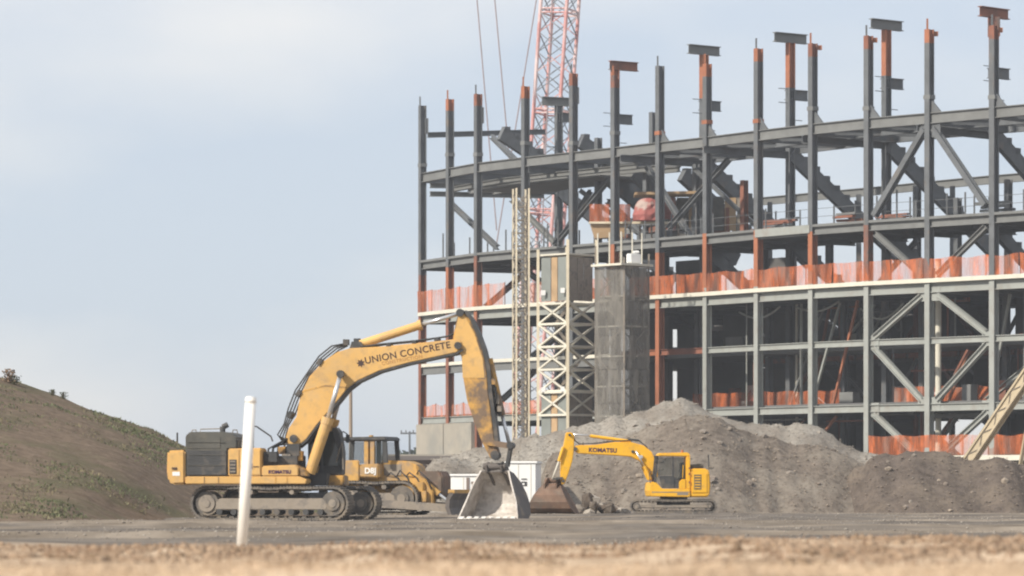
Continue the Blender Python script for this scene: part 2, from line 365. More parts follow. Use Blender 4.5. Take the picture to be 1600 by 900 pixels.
dp, V, _, _ = pile('dirt_pile', px_ridge([(838, 800), (846, 745), (862, 712), (890, 703), (960, 694), (1005, 672), (1078, 651), (1108, 655), (1160, 672), (1240, 690), (1320, 712), (1380, 735), (1440, 790)], D2), D2, 9.5, 9, 'dirt',
     'brown dirt stockpile rising directly behind the small yellow excavator', 23)
stones(dp, V, 5000, 'dirt_stone', 'loose_stones', .015, .09, lambda p: p[1] < D2 + 1)
big_stones(dp, V, 60, .07, .24, ('dirt_stone', 'stone', 'dark_stone'), D2)
D3 = 187
kp, V, _, _ = pile('dark_dirt_pile', px_ridge([(1290, 800), (1330, 745), (1362, 718), (1420, 706), (1480, 710), (1515, 720), (1548, 716), (1570, 716), (1592, 730), (1640, 728), (1720, 735), (1800, 760), (1850, 800)], D3), D3, 9, 9, 'dark_dirt',
     'dark brown dirt stockpile at the right edge of the picture', 37)
stones(kp, V, 3000, 'dark_stone', 'loose_stones', .015, .09, lambda p: p[1] < D3 + 1)
big_stones(kp, V, 40, .07, .24, ('dirt_stone', 'stone', 'dark_stone'), D3)
hp, V, _, _ = pile('grey_heap', px_ridge([(628, 790), (648, 748), (672, 724), (700, 716), (730, 722), (765, 712), (800, 725), (830, 790)], 190), 190, 6, 6, 'gravel',
     'low grey heap of gravel behind the large excavator bucket', 51)
stones(hp, V, 2500, 'gravel_stone', 'loose_stones', .025, .08, lambda p: p[1] < 191)

# ------------------------------------------------------------------ stadium steel frame
XS = [660, 703, 747, 821, 896, 961, 1031, 1105, 1185, 1270, 1357, 1452, 1553, 1662]
HS = [492, 500, 508, 517, 525, 532, 540, 548, 558, 568, 577, 585, 594, 604]
PF = []
for x, h in zip(XS, HS):
    D = F / (24.0 * h / 594); PF.append(Vector(((x - 800) * D / F, D, 0)))
NB = len(PF)
def tang(i):
    k = int(min(max(round(i), 0), NB - 1)); a, b = max(k - 2, 0), min(k + 2, NB - 1); return (PF[b] - PF[a]).normalized()
def nrm(i):
    t = tang(i); return Vector((-t.y, t.x, 0))
def fp(i, r=0., z=0.):
    if i <= 0: p = PF[0] + (PF[1] - PF[0]) * i
    elif i >= NB - 1: p = PF[-1]
    else:
        k = int(i); p = PF[k].lerp(PF[k + 1], i - k)
    k = int(min(max(i, 0), NB - 1.001)); n = nrm(k).lerp(nrm(k + 1), i - k).normalized() if i < NB - 1 else nrm(NB - 1)
    return p + n * r + Vector((0, 0, z))
Z0, Z1, Z2, Z3, Z4, Z5 = 3.4, 6.8, 11.0, 15.1, 19.2, 25.7
FR = empty('stadium_frame', fp(6)); ORG = Vector(FR.location)
tag(FR, 'curved multi-storey steel frame of an unfinished building with dark columns and beams', 'building')
def part(mb, name, m=None): return mb.build(name, m, FR, ORG)
def col_y(i, y):                       # height of photo row y on front column i
    return CAM_H + (HOR - y) * PF[i].y / F
def i_column(pos, segs, tdir, bf=.42, d=.52):
    mb = MB()
    for z0, z1, m in segs: mb.ibar(pos + Vector((0, 0, z0)), pos + Vector((0, 0, z1)), bf, d, m, up=Vector((-tdir.y, tdir.x, 0)), tf=.07, tw=.05)
    return mb
def ibar_v(mb, p0, p1, t, bf, d, m):   # vertical I section, flanges facing in and out
    n = Vector((-t.y, t.x, 0)); mid = (Vector(p0) + Vector(p1)) / 2; h = (Vector(p1) - Vector(p0)).z
    rot = Matrix((t, n, Vector((0, 0, 1)))).transposed()
    for s in (-1, 1): mb.box(mid + n * s * (d / 2 - .035), (bf, .07, h), m, rot)
    mb.box(mid, (.06, d - .14, h), m, rot)
tops = [165, 155, 147, 135, 115, 118, 103, 100, 76, 68, 56, 46, 40, 40]
G, LT, PR, RU = 'steel', 'steel_light', 'primer', 'rust'
segy = {0: [(430, G), (900, RU)], 1: [(418, G), (500, PR), (900, RU)], 2: [(400, G), (440, RU), (500, PR), (900, RU)], 3: [(900, G)], 4: [(900, G)],
        5: [(382, G), (420, PR), (900, G)], 6: [(395, G), (900, PR)], 7: [(365, G), (450, PR), (900, LT)], 8: [(360, G), (448, PR), (900, LT)],
        9: [(362, G), (444, PR), (900, LT)], 10: [(352, G), (438, RU), (900, LT)], 11: [(440, G), (900, LT)], 12: [(430, G), (900, LT)], 13: [(900, G)]}
for i in range(NB):
    mb = MB(); t = tang(i); zt = col_y(i, tops[i]); cur = zt
    head = .9 if i not in (0, 6) else .0
    if head: ibar_v(mb, fp(i, 0, cur - head), fp(i, 0, cur), t, .42, .52, PR if i in (1, 3, 7, 8, 11) else RU); cur -= head
    for yb, m in segy[i]:
        zb = max(0, col_y(i, yb))
        if zb < cur: ibar_v(mb, fp(i, 0, zb), fp(i, 0, cur), t, .42, .52, m); cur = zb
    if cur > 0: ibar_v(mb, fp(i, 0, 0), fp(i, 0, cur), t, .42, .52, m)
    c = part(mb, 'column')
    # erection lug rising from one flange, a bracket on the side and collars at the splices
    n = nrm(i); mb = MB(); mb.box(fp(i, -.2, zt + .35), (.12, .12, .7), PR if i % 2 else G)
    o = part(mb, 'erection_lug'); o.parent = c
    mb = MB()
    if i >= 9: mb.box(fp(i, .5, zt - .25), (.5, .3, .3), PR)
    elif i in (0, 2, 4): mb.box(fp(i, .35, zt - 1.6), (.3, .4, 1.2), G)
    if mb.v: o = part(mb, 'bracket'); o.parent = c
    mb = MB(); z = Z5 + 1.0 + (.4 if i % 2 else 0); mb.box(fp(i, 0, z), (.56, .56, .28), 'primer' if i in (6, 7, 8) else 'steel_mid', Matrix((t, Vector((-t.y, t.x, 0)), Vector((0, 0, 1)))).transposed())
    o = part(mb, 'splice_plate'); o.parent = c
    # knee plate on top of the ring beam
    if i >= 6:
        mb = MB(); b = fp(i, 0, Z5 + .3); q = t * .9
        mb.add([b + n * .05 + t * .2, b + n * .05 + t * 1.1, b + n * .05 + t * .2 + Vector((0, 0, .95)), b - n * .05 + t * .2, b - n * .05 + t * 1.1, b - n * .05 + t * .2 + Vector((0, 0, .95))],
               [(0, 1, 2), (5, 4, 3), (0, 3, 4, 1), (1, 4, 5, 2), (2, 5, 3, 0)], G); o = part(mb, 'knee_plate'); o.parent = c
# edge beams
def edge_beams(z, i0, i1, r, bf, d, m, name='beam', skip=()):
    for i in range(i0, i1):
        if i in skip: continue
        mb = MB(); mb.ibar(fp(i, r, z), fp(i + 1, r, z), bf, d, m); part(mb, name)
edge_beams(Z5, 0, NB - 1, 0, .34, .72, 'steel_mid')
edge_beams(Z4 - .35, 0, NB - 1, 0, .34, .70, 'steel_mid')
edge_beams(Z3 - .62, 0, NB - 1, 0, .32, .62, 'steel_light')
edge_beams(Z2, 5, 6, 0, .25, .42, 'primer'); edge_beams(Z2, 6, 7, 0, .25, .42, 'rust')
edge_beams(Z2, 7, NB - 1, 0, .25, .42, 'steel_light'); edge_beams(Z2 - .5, 0, 5, 0, .3, .6, 'steel_mid')
edge_beams(Z1 - .2, 0, NB - 1, 0, .28, .5, 'steel_light')
# slabs, one panel for each bay
def deck(z, i0, i1, r0, r1, th, edge, name='deck_panel', top='deck'):
    for i in range(i0, i1):
        mb = MB(); a, b, c, d = fp(i, r0, z), fp(i + 1, r0, z), fp(i + 1, r1, z), fp(i, r1, z); dn = Vector((0, 0, -th))
        mb.add([a, b, c, d, a + dn, b + dn, c + dn, d + dn], [(0, 1, 2, 3), (7, 6, 5, 4), (1, 2, 6, 5), (2, 3, 7, 6), (3, 0, 4, 7)], top)
        mb.add([a, b, b + dn, a + dn], [(0, 3, 2, 1)], edge); part(mb, name)
deck(Z4, 0, NB - 1, -.25, 9, .18, 'steel_mid')
deck(Z3, 0, NB - 1, -.40, 24, .28, 'slab_edge')
deck(Z2 + .05, 0, 5, -.2, 24, .25, 'slab_edge'); deck(Z2 + .05, 5, NB - 1, 5, 24, .25, 'deck')
deck(Z1 + .2, 0, NB - 1, .4, 24, .25, 'deck')
deck(Z0, 8, NB - 1, -.6, 20, .35, 'slab_edge'); deck(Z0, 0, 8, .3, 20, .35, 'deck')
for i in (8,):                          # freshly painted fascia in one bay of the middle level
    mb = MB(); mb.bar(fp(i, -.30, Z4 - .30), fp(i + 1, -.30, Z4 - .30), .06, .55, 'steel_light'); part(mb, 'fascia')
# radial beams under each deck, and secondary beams between
for i in range(NB):
    for z, r1, d in ((Z5 - .1, 8, .6), (Z4 - .5, 9, .6), (Z3 - .6, 24, .6), (Z1 - .3, 24, .5)):
        mb = MB(); mb.ibar(fp(i, .3, z), fp(i, r1, z), .3, d, 'steel'); part(mb, 'radial_beam')
for i in range(NB - 1):
    for r, z in ((4.5, Z4 - .4), (8.6, Z4 - .4), (6, Z3 - .55), (12, Z3 - .55), (18, Z3 - .55), (23.5, Z3 - .5)):
        mb = MB(); mb.ibar(fp(i, r, z), fp(i + 1, r, z), .25, .45, 'steel'); part(mb, 'secondary_beam')
edge_beams(Z5 - .05, 0, NB - 1, 8, .32, .8, 'steel', 'ring_beam')
edge_beams(Z5 - .1, 4, NB - 1, 4, .28, .6, 'steel', 'ring_beam')
for i in range(5, NB - 1):
    mb = MB(); mb.ibar(fp(i + .05, .2, Z5 - .2), fp(i + .95, 7.9, Z5 - .2), .25, .4, 'steel'); part(mb, 'plan_brace')
    mb = MB(); mb.ibar(fp(i + .5, .2, Z4 - .45), fp(i + .5, 8.5, Z4 - .45), .25, .4, 'steel'); part(mb, 'secondary_beam')
edge_beams(23.0, 3, NB - 1, 16, .28, .6, 'steel_mid', 'ring_beam')
for r in (2.2, 4.2, 6.2):
    edge_beams(Z5 - .9, 0, 5, r, .3, .4, 'steel_mid', 'ring_beam')
mb = MB(); mb.ibar(at(668, 211, 303), at(852, 206, 307), .3, .42, 'steel'); part(mb, 'cross_beam')
mb = MB(); mb.ibar(at(672, 290, 304), at(860, 291, 308), .3, .4, 'steel_mid'); part(mb, 'cross_beam')
mb = MB(); mb.ibar(at(672, 303, 306), at(850, 306, 310), .3, .4, 'steel_mid'); part(mb, 'cross_beam')
deck(Z5 - 1.2, 1, 4, 2.5, 8, .15, 'deck')
# tall T-headed columns of the second row with seating rakers
def raker(p, n, z0, run, drop, depth=1.0, w=.4):
    mb = MB(); t = Vector((-n.y, n.x, 0)); a = p + Vector((0, 0, z0)); b = a + n * run - Vector((0, 0, drop)); ax = (b - a).normalized(); k = int(run / .95)
    mb.bar(a, b, w, depth, 'steel')
    up = Vector((0, 0, 1))
    for j in range(k):
        q = a.lerp(b, (j + .5) / k) + up * (depth * .5 + .1); mb.box(q, (.5, w, .42), 'steel', Matrix((n, t, up)).transposed())
    part(mb, 'raker')
TCOL = [(873, 152, 308), (961, 95, 291), (1100, 71, 282), (1235, 52, 274.8), (1385, 31, 267), (1553, 12, 259.8), (1735, -10, 253)]
for k, (x, y, D) in enumerate(TCOL):
    p = Vector(((x - 800) * D / F, D, 0)); zt = CAM_H + (HOR - y) * D / F; i = min(range(NB), key=lambda q: (fp(q, 8) - p).length); n, t = nrm(i), tang(i)
    mb = MB(); head = 3.2 if k != 5 else 2.6
    ibar_v(mb, p, p + Vector((0, 0, zt - head - .7)), t, .45, .55, G)
    ibar_v(mb, p + Vector((0, 0, zt - head - .7)), p + Vector((0, 0, zt - .7)), t, .45, .55, PR if k != 0 else G)
    c = part(mb, 'column')
    mb = MB(); l0, l1 = (-1.5, 1.5) if k != 1 else (-.5, 2.1)
    mb.ibar(p + n * l0 + Vector((0, 0, zt - .35)), p + n * l1 + Vector((0, 0, zt - .35)), .4, .68, 'rust' if k in (1, 5) else 'steel_mid')
    if k == 5: mb.box(p + Vector((0, 0, zt - 1.3)), (.75, .75, 1.3), 'rust')
    o = part(mb, 'head_beam'); o.parent = c
    mb = MB(); zs = zt - (4.4 if k else 1.6); mb.ibar(p + Vector((0, 0, zs)) + n * .2, p + n * 1.6 + Vector((0, 0, zs)), .3, .75, G)
    mb.ibar(p + Vector((0, 0, zs)) + t * .2, p + t * -.5 + Vector((0, 0, zs)), .3, .7, G); o = part(mb, 'stub_beam'); o.parent = c
    for dz, sg in ((4.2, 1), (6.2, 1), (7.6, 1), (8.8, 1), (4.0, -1), (5.0, -1)):
        mb = MB(); mb.bar(p + n * .2 * sg + Vector((0, 0, zt - dz)), p + n * 1.1 * sg + Vector((0, 0, zt - dz)), .05, .05, G); o = part(mb, 'rung'); o.parent = c
    raker(p, n, 25.2, 10.5, 7.0); raker(p, n, 18.9, 11, 7.2, .9)
    mb = MB(); mb.ibar(p - n * 8 + Vector((0, 0, Z5 - .6)), p + Vector((0, 0, Z5 - .6)), .3, .5, G); part(mb, 'radial_beam')
    if k >= 2:
        mb = MB(); a = fp(max(i - 1, 0), 8, Z4); mb.ibar(p + n * 6.5, p + n * 6.5 + Vector((0, 0, 22.6)), .35, .35, G); part(mb, 'column')
raker(fp(1.6, 3), nrm(2), 28.6, 7, 3.6, 1.0, .5); raker(fp(3.0, 5), nrm(3), 27.5, 8, 4.0, 1.0, .5); raker(fp(4.2, 5), nrm(4), 24.6, 10, 6.0)
for i, r, z0, z1, m in ((3.4, 5, Z4, 27.6, 'steel'), (3.9, 8, Z4, 29.5, 'steel'), (4.5, 5, Z4, 24.6, 'steel'), (4.9, 9, Z4, 24.0, 'rust'), (5.4, 6, Z4, 25, 'steel'), (6.2, 7, Z4, 23.6, 'rust'), (2.6, 6, Z4, 24.2, 'steel'), (2.0, 8, Z3, Z4, 'steel'), (3.2, 7, Z3, Z4, 'steel'), (4.2, 8, Z3, Z4, 'steel'), (5.2, 8, Z3, Z4, 'rust'), (6.4, 8, Z3, Z4, 'steel'), (7.5, 9, Z3, Z4, 'steel'), (9.4, 12, Z3, 21.5, 'steel'), (10.2, 13, Z3, 22.6, 'steel'), (8.4, 13, Z3, 22.8, 'steel')):
    mb = MB(); ibar_v(mb, fp(i, r, z0), fp(i, r, z1), tang(i), .4, .45, m); part(mb, 'column')
for a_, b_ in (((3.0, 5, 23.8), (3.9, 8, Z4 + .4)), ((4.4, 6, Z4 + .4), (5.2, 8, 24)), ((5.6, 5, 24.5), (6.4, 8, Z4 + .5)), ((2.2, 6, Z4 + .4), (3.0, 6, 23.8)), ((8.2, 10, Z3 + .4), (9.0, 10, Z4 - .6)), ((12.2, 9, Z3 + .4), (12.9, 9, Z4 - .6))):
    mb = MB(); mb.ibar(fp(*a_), fp(*b_), .3, .32, 'steel'); part(mb, 'brace')
for i, r in ((3.4, 6), (4.6, 8), (5.3, 8)): raker(fp(i, r), nrm(i), 24.6, 8, 5.2, 1.0, .5)
for i, r, w, z0, z1, m in ((4.3, 10, 4, Z4, 22.4, 'interior_shade'), (5.1, 9, 3.5, Z4, 22.0, 'rust'), (4.0, 12, 5, Z3, Z4 - .6, 'interior_shade'), (5.6, 13, 4, Z3, Z4 - .8, 'interior_shade')):  # infill walls added to close and darken these bays
    mb = MB(); mb.box(fp(i, r, (z0 + z1) / 2), (w, .3, z1 - z0 - .1), m, Matrix((tang(i), nrm(i), Vector((0, 0, 1)))).transposed()); part(mb, 'backing_wall')
# interior columns
for i in np.arange(0.5, NB - 1, 1.5):
    for r, m in ((8, 'steel'), (15, 'rust' if int(i * 2) % 3 else 'steel'), (23, 'steel')):
        mb = MB(); ibar_v(mb, fp(i, r, 0), fp(i, r, Z3 - .3), tang(i), .4, .45, m); part(mb, 'column')
# walls and seating-bowl undersides, added in panels to darken bays and block sky
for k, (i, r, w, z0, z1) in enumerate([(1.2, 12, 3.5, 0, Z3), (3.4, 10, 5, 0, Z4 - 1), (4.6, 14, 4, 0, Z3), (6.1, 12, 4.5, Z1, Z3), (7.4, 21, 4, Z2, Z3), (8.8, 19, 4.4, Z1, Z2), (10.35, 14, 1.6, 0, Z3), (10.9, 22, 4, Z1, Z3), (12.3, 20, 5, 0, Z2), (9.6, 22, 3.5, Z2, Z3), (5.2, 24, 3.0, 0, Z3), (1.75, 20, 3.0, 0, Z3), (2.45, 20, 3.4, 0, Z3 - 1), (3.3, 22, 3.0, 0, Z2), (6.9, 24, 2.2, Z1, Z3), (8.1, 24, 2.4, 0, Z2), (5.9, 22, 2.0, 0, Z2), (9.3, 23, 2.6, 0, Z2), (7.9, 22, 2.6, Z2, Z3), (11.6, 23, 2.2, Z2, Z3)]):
    t = tang(i); n = nrm(i); mb = MB(); mb.box(fp(i, r, (z0 + z1) / 2 - .2), (w, .4, z1 - z0 - .6), 'interior_shade', Matrix((t, n, Vector((0, 0, 1)))).transposed()); part(mb, 'backing_wall')
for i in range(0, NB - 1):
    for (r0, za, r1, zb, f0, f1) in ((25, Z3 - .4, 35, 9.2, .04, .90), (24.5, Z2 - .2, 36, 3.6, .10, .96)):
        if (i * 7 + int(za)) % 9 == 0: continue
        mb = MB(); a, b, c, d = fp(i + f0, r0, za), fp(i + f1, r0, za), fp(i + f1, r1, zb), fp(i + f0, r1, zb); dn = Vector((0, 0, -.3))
        mb.add([a, b, c, d, a + dn, b + dn, c + dn, d + dn], [(0, 1, 2, 3), (7, 6, 5, 4), (0, 4, 5, 1), (1, 5, 6, 2), (2, 6, 7, 3), (3, 7, 4, 0)], 'interior_shade'); part(mb, 'bowl_panel')
# braces
def brace(a, b, m='steel_mid', w=.36, d=.36, double=False):
    mb = MB(); a, b = Vector(a), Vector(b)
    if double:
        _, s, u = frame_of(a, b)
        mb.bar(a + s * .17, b + s * .17, .16, .36, m); mb.bar(a - s * .17, b - s * .17, .16, .36, m)
    else: mb.ibar(a, b, w, d, m)
    part(mb, 'brace')
e = .12
brace(fp(11 - e * .6, 0, Z5 - .7), fp(10 + .1, 0, Z4 + .3), 'steel', double=True); brace(fp(11 + .08, 0, Z5 - .7), fp(12 - .12, 0, Z4 + .5), 'steel', double=True)
brace(fp(10 + .12, 0, Z4 - .9), fp(11 - .1, 0, Z3 + .2)); brace(fp(12 - .12, 0, Z4 - .9), fp(11 + .12, 0, Z3 + .2))
brace(fp(11 - .12, 0, Z3 - 1.1), fp(10 + .1, 0, Z2 + .35), LT); brace(fp(11 + .14, 0, Z3 - 1.1), fp(12 - .12, 0, Z2 + .4), LT)
brace(fp(10 + .1, 0, Z2 - .35), fp(11 - .12, 0, Z1 + .3), LT); brace(fp(12 - .1, 0, Z2 - .35), fp(11 + .12, 0, Z1 + .3), LT)
brace(fp(10 + .1, 0, Z1 - .6), fp(11 - .12, 0, Z0 - .2), LT); brace(fp(12 - .1, 0, Z1 - .6), fp(11 + .12, 0, Z0 - .2), LT)
brace(fp(12.3, 4, Z2 - .5), fp(11.3, 4, Z1 + .3), LT); brace(fp(10.5, 6, Z1 - .5), fp(10.0, 6, Z0 + .2), LT)
for (i, s, z) in ((11, -1, Z3 - 1.0), (11, 1, Z3 - 1.0), (10, 1, Z2), (12, -1, Z2), (11, -1, Z1), (11, 1, Z1), (10, 1, Z1 - .3), (12, -1, Z1 - .3), (11, -1, Z5 - .8), (11, 1, Z5 - .8)):
    mb = MB(); t = tang(i); mb.box(fp(i + s * .1, 0, z), (.85, .06, .95), LT if z < Z3 else 'steel', Matrix((t, nrm(i), Vector((0, 0, 1)))).transposed()); part(mb, 'gusset_plate')
brace(fp(0, 6, 29.2), fp(1.3, 6, 26), 'steel'); brace(fp(0.1, 2, 23.9), fp(1.9, 2, Z4 + .5), 'steel'); brace(fp(2.0, 3, 23.4), fp(3.0, 3, Z4 + .3), 'steel_mid')
brace(fp(4.1, 3, 24.2), fp(2.9, 3, Z4 + .3), 'steel'); brace(fp(3.6, 5, 22.8), fp(4.6, 5, Z4 + .3), 'steel'); brace(fp(5, 3, 24.9), fp(6, 3, Z4), 'steel')
brace(fp(7.0, 2, 24.6), fp(5.7, 2, Z4 + .8), 'steel'); brace(fp(0.2, 5, Z3 + .5), fp(2, 5, Z4 - .8), 'rust'); brace(fp(2.1, 3, Z4 - .8), fp(3.2, 3, Z3 + .3), 'steel')
brace(fp(1.2, 3, Z1 + .5), fp(2.6, 3, Z2 - .5), 'steel'); brace(fp(2.2, 4, Z2 + .3), fp(3.3, 4, Z3 - .8), 'steel')
# foundation wall panels and the tall concrete panels at the near-left corner
for i in range(NB - 1):
    mb = MB(); t = (fp(i + 1) - fp(i)).normalized(); n = Vector((-t.y, t.x, 0)); l = (fp(i + 1) - fp(i)).length
    h0, h1 = (0, Z1 - .5) if i < 2 else (0, Z0 - .4)
    mb.box(fp(i + .5, -.42 if i < 2 else .1, (h0 + h1) / 2), (l - .12, .3, h1 - h0), 'concrete', Matrix((t, n, Vector((0, 0, 1)))).transposed()); part(mb, 'foundation_panel')
# white riser pipe and stray dark posts
mb = MB(); p = at(1466, 700, PF[11].y + 3); mb.cyl((p.x, p.y, 0), (p.x, p.y, CAM_H + (HOR - 405) * p.y / F), .2, 12, 'slab_edge'); part(mb, 'riser_pipe')
for x, y0, dd in ((1245, 470, 8), (1231, 480, 9)):
    p = at(x, y0, PF[8].y + dd); mb = MB(); mb.cyl((p.x, p.y, 0), (p.x, p.y, p.z), .1, 8, 'slab_edge' if x > 1240 else 'rust'); part(mb, 'riser_pipe')
# guard posts along the middle level, with a rope between them
gi = list(np.arange(.25, NB - 1.1, .22))
for i in gi:
    mb = MB(); r = random.choice((.6, 1.2, 3, 6)); mb.cyl(fp(i, r, Z4), fp(i, r, Z4 + random.uniform(1.0, 2.1)), .06, 6, 'steel'); part(mb, 'guard_post')
for i in range(5, NB - 1):
    mb = MB()
    for dz in (.55, 1.1): mb.bar(fp(i, .25, Z4 + dz), fp(i + 1, .25, Z4 + dz), .03, .03, 'steel')
    part(mb, 'guard_rope')
# stored bundles of steel on the middle level
for i, r, l, h in ((9.1, 6, 2.6, .9), (8.3, 6, 2.0, 1.3), (10.7, 7, 2.8, 1.4), (12.2, 6, 2.4, 1.2), (11.6, 8, 1.6, 1.8), (7.7, 3, 2.2, 1.0), (6.9, 5, 2.4, 1.2), (3.6, 6, 2.2, 2.4), (4.4, 5, 2.4, 3.2)):
    mb = MB()
    for q in range(6): mb.bar(fp(i, r + random.uniform(-.6, .6), Z4 + .1 + h * q / 6), fp(i, r + random.uniform(-.6, .6), Z4 + .1 + h * q / 6) + tang(i) * l, .3, h / 8, random.choice(('steel', 'rust', 'steel_mid')))
    part(mb, 'steel_bundle')

for k in range(46):
    i = random.uniform(4.8, NB - 1.2); r = random.uniform(3, 20); z = random.choice((Z1 + .2, Z1 + .2, Z2 + .05, Z0)); r = max(r, 6) if z > Z1 + 1 else r
    mb = MB(); w_, h_ = random.uniform(.5, 2.2), random.uniform(.4, 1.9); t = tang(i); mm = random.choice(('rust', 'steel_mid', 'interior_shade', 'plywood', 'steel', 'red_tarp', 'slab_edge'))
    mb.box(fp(i, r, z + h_ / 2), (w_, .7, h_), mm, Matrix((t, nrm(i), Vector((0, 0, 1)))).transposed()); part(mb, 'stored_crate')
for i in range(6, NB - 1):
    mb = MB(); mb.ibar(fp(i + .03, 9, Z2 - .5), fp(i + .97, 9, Z2 - .5), .2, .35, 'rust'); part(mb, 'secondary_beam')
    a, b = fp(i + random.uniform(.05, .3), 11, Z1 + .4), fp(i + random.uniform(.6, .95), 11, Z2 - .3)
    if i % 2: a.z, b.z = b.z, a.z
    mb = MB(); mb.ibar(a, b, .22, .25, random.choice(('rust', 'steel_mid', 'steel'))); part(mb, 'brace')
    a, b = fp(i + random.uniform(.05, .3), 17, Z2 + .2), fp(i + random.uniform(.6, .95), 17, Z3 - .6)
    if i % 2 == 0: a.z, b.z = b.z, a.z
    mb = MB(); mb.ibar(a, b, .22, .25, random.choice(('rust', 'steel_mid', 'steel_light'))); part(mb, 'brace')
for k in range(52):                     # props, ducts and loose members standing just inside the open bays
    i = random.uniform(6.1, NB - 1.3); z0, z1 = random.choice(((Z1 + .2, Z2 - .3), (Z1 + .2, Z3 - .8), (Z2 + .1, Z3 - .8), (Z0, Z1 - .4))); r = random.uniform(2.2, 9) if z0 < Z2 else random.uniform(5.2, 10)
    m = random.choice(('steel_mid', 'steel_light', 'rust', 'steel', 'steel_light', 'primer')); mb = MB(); q = random.random()
    if q < .45: mb.cyl(fp(i, r, z0), fp(i, r, z1), random.choice((.05, .07, .11)), 6, m); nm_ = 'prop'
    elif q < .75: mb.bar(fp(i, r, z0 + .1), fp(i + random.uniform(.3, .7), r, z1 - .2), .16, .16, m); nm_ = 'brace'
    else: zz = random.uniform(z0 + 2.0, z1); mb.bar(fp(i, r, zz), fp(i + random.uniform(.5, 1.0), r, zz), .25, random.choice((.12, .3)), m); nm_ = 'duct'
    part(mb, nm_)
for i, r, z, dr in ((7.2, 2, Z3 - 1.4, .6), (8.1, 3, Z3 - 1.2, .5), (9.1, 4, Z3 - 1.5, .9)):
    mb = MB(); a, b = fp(i, r, z), fp(i + .8, r, z + .2); mb.tube([a.lerp(b, q) - Vector((0, 0, dr * math.sin(math.pi * q))) for q in np.linspace(0, 1, 9)], .07, 6, 'steel_light'); part(mb, 'hanging_hose')

# ------------------------------------------------------------------ orange safety fences, one run each
def fence(label, i0, i1, r, z, h=1.3, per=1.0, drop=()):
    o0 = fp((i0 + i1) / 2, r, z); root = empty('safety_fence', o0); tag(root, label, 'fence', 'orange mesh fences along the slab edges')
    i = i0; k = 0
    while i < i1 - .05:
        j = min(i + per, i1)
        if k not in drop:
            cols, rows = 14, 3; vs = []; fs = []; ph = random.uniform(0, 9); sg_ = random.uniform(.03, .16)
            n = nrm(i)
            for b in range(rows + 1):
                for a in range(cols + 1):
                    u = a / cols; q = fp(i + (j - i) * u, r, z)
                    sag = sg_ * math.sin(math.pi * u * 2) ** 2 * (b / rows)
                    vs.append(q + n * (.07 * math.sin(7 * u + ph + b * .6) + .03 * math.sin(17 * u + ph * 2)) + Vector((0, 0, h * b / rows - sag + .03)) - o0)
            for b in range(rows):
                for a in range(cols): s = b * (cols + 1) + a; fs.append((s, s + 1, s + cols + 2, s + cols + 1))
            mb = MB(); mb.add(vs, fs, 'orange_net'); mb.build('mesh_panel', None, root)
        for u in (0, .5):
            mb = MB(); q = fp(i + (j - i) * u, r + .12, z) - o0; mb.cyl(q, q + Vector((0, 0, h + .08)), .035, 6, 'rust'); mb.build('post', None, root)
        i = j; k += 1
    mb = MB(); q = fp(i1, r + .12, z) - o0; mb.cyl(q, q + Vector((0, 0, h + .08)), .035, 6, 'rust'); mb.build('post', None, root)
fence('long orange mesh fence on the light slab edge right of the wrapped tower', 5.4, NB - 1.05, -.25, Z3, 1.35)
fence('orange mesh fence at the left corner of the third level', -.1, 2.6, -.25, Z3, 1.65)
fence('faded orange mesh fence behind the tall hoist mast', 2.7, 4.6, 1.0, Z3, 1.6)
fence('orange mesh fence above the bare concrete corner panels', -.1, 3.5, 0.1, Z1 - .45, 1.5)
fence('red-orange fence deep inside the first storey behind the bare grey columns', 5.2, NB - 1.05, 6.5, Z1 + .2, 1.2, drop=(3,))
fence('bright orange fence on the lowest slab at the right', 10.05, NB - 1.05, -.3, Z0, 1.35)
fence('dim orange fence at the far end of the second storey', 7.6, NB - 1.05, 23.5, Z2 + .1, 1.2, drop=(2,))

# ------------------------------------------------------------------ hoist mast, stair tower, wrapped tower, formwork platform
def lattice_tower(name, label, cat, corners, z0, z1, step, m_post, m_br, rp, rb, faces=(0, 1, 2, 3), tops=None, skip=()):
    o0 = sum(corners, Vector()) / 4; root = empty(name, (o0.x, o0.y, 0)); o0 = Vector(root.location); tag(root, label, cat)
    for k, c in enumerate(corners):
        mb = MB(); mb.bar(Vector((c.x, c.y, z0)) - o0, Vector((c.x, c.y, (tops or [z1] * 4)[k])) - o0, rp, rp, m_post); mb.build('post', None, root)
    for f in faces:
        a, b = corners[f], corners[(f + 1) % 4]; z = z0
        while z + step <= z1 + .01:
            if not any(s0 <= z <= s1 for s0, s1 in skip):
                mb = MB(); A, B = Vector((a.x, a.y, z)) - o0, Vector((b.x, b.y, z)) - o0; U = Vector((0, 0, step))
                mb.bar(A, B + U, rb, rb, m_br); mb.bar(B, A + U, rb, rb, m_br); mb.bar(A, B, rb * 1.3, rb * 1.3, m_br); mb.build('cross_brace', None, root)
            z += step
    return root, o0
def sq(c, side, ang):
    return [c + Vector((math.cos(R(ang + 90 * k)), math.sin(R(ang + 90 * k)), 0)) * side / math.sqrt(2) for k in range(4)]
c = at(814, 770, 281); c.z = 0
lattice_tower('hoist_mast', 'slender cream lattice hoist mast standing against the steel frame', 'mast', sq(c, .95, 60), 0, 23.2, .95, 'cream', 'dusty_metal', .13, .06)
n0 = at(887, 770, 272); n0.z = 0; q = 2.95 / math.sqrt(2)
cs = [n0, n0 + Vector((q, q, 0)), n0 + Vector((0, 2 * q, 0)), n0 + Vector((-q, q, 0))]
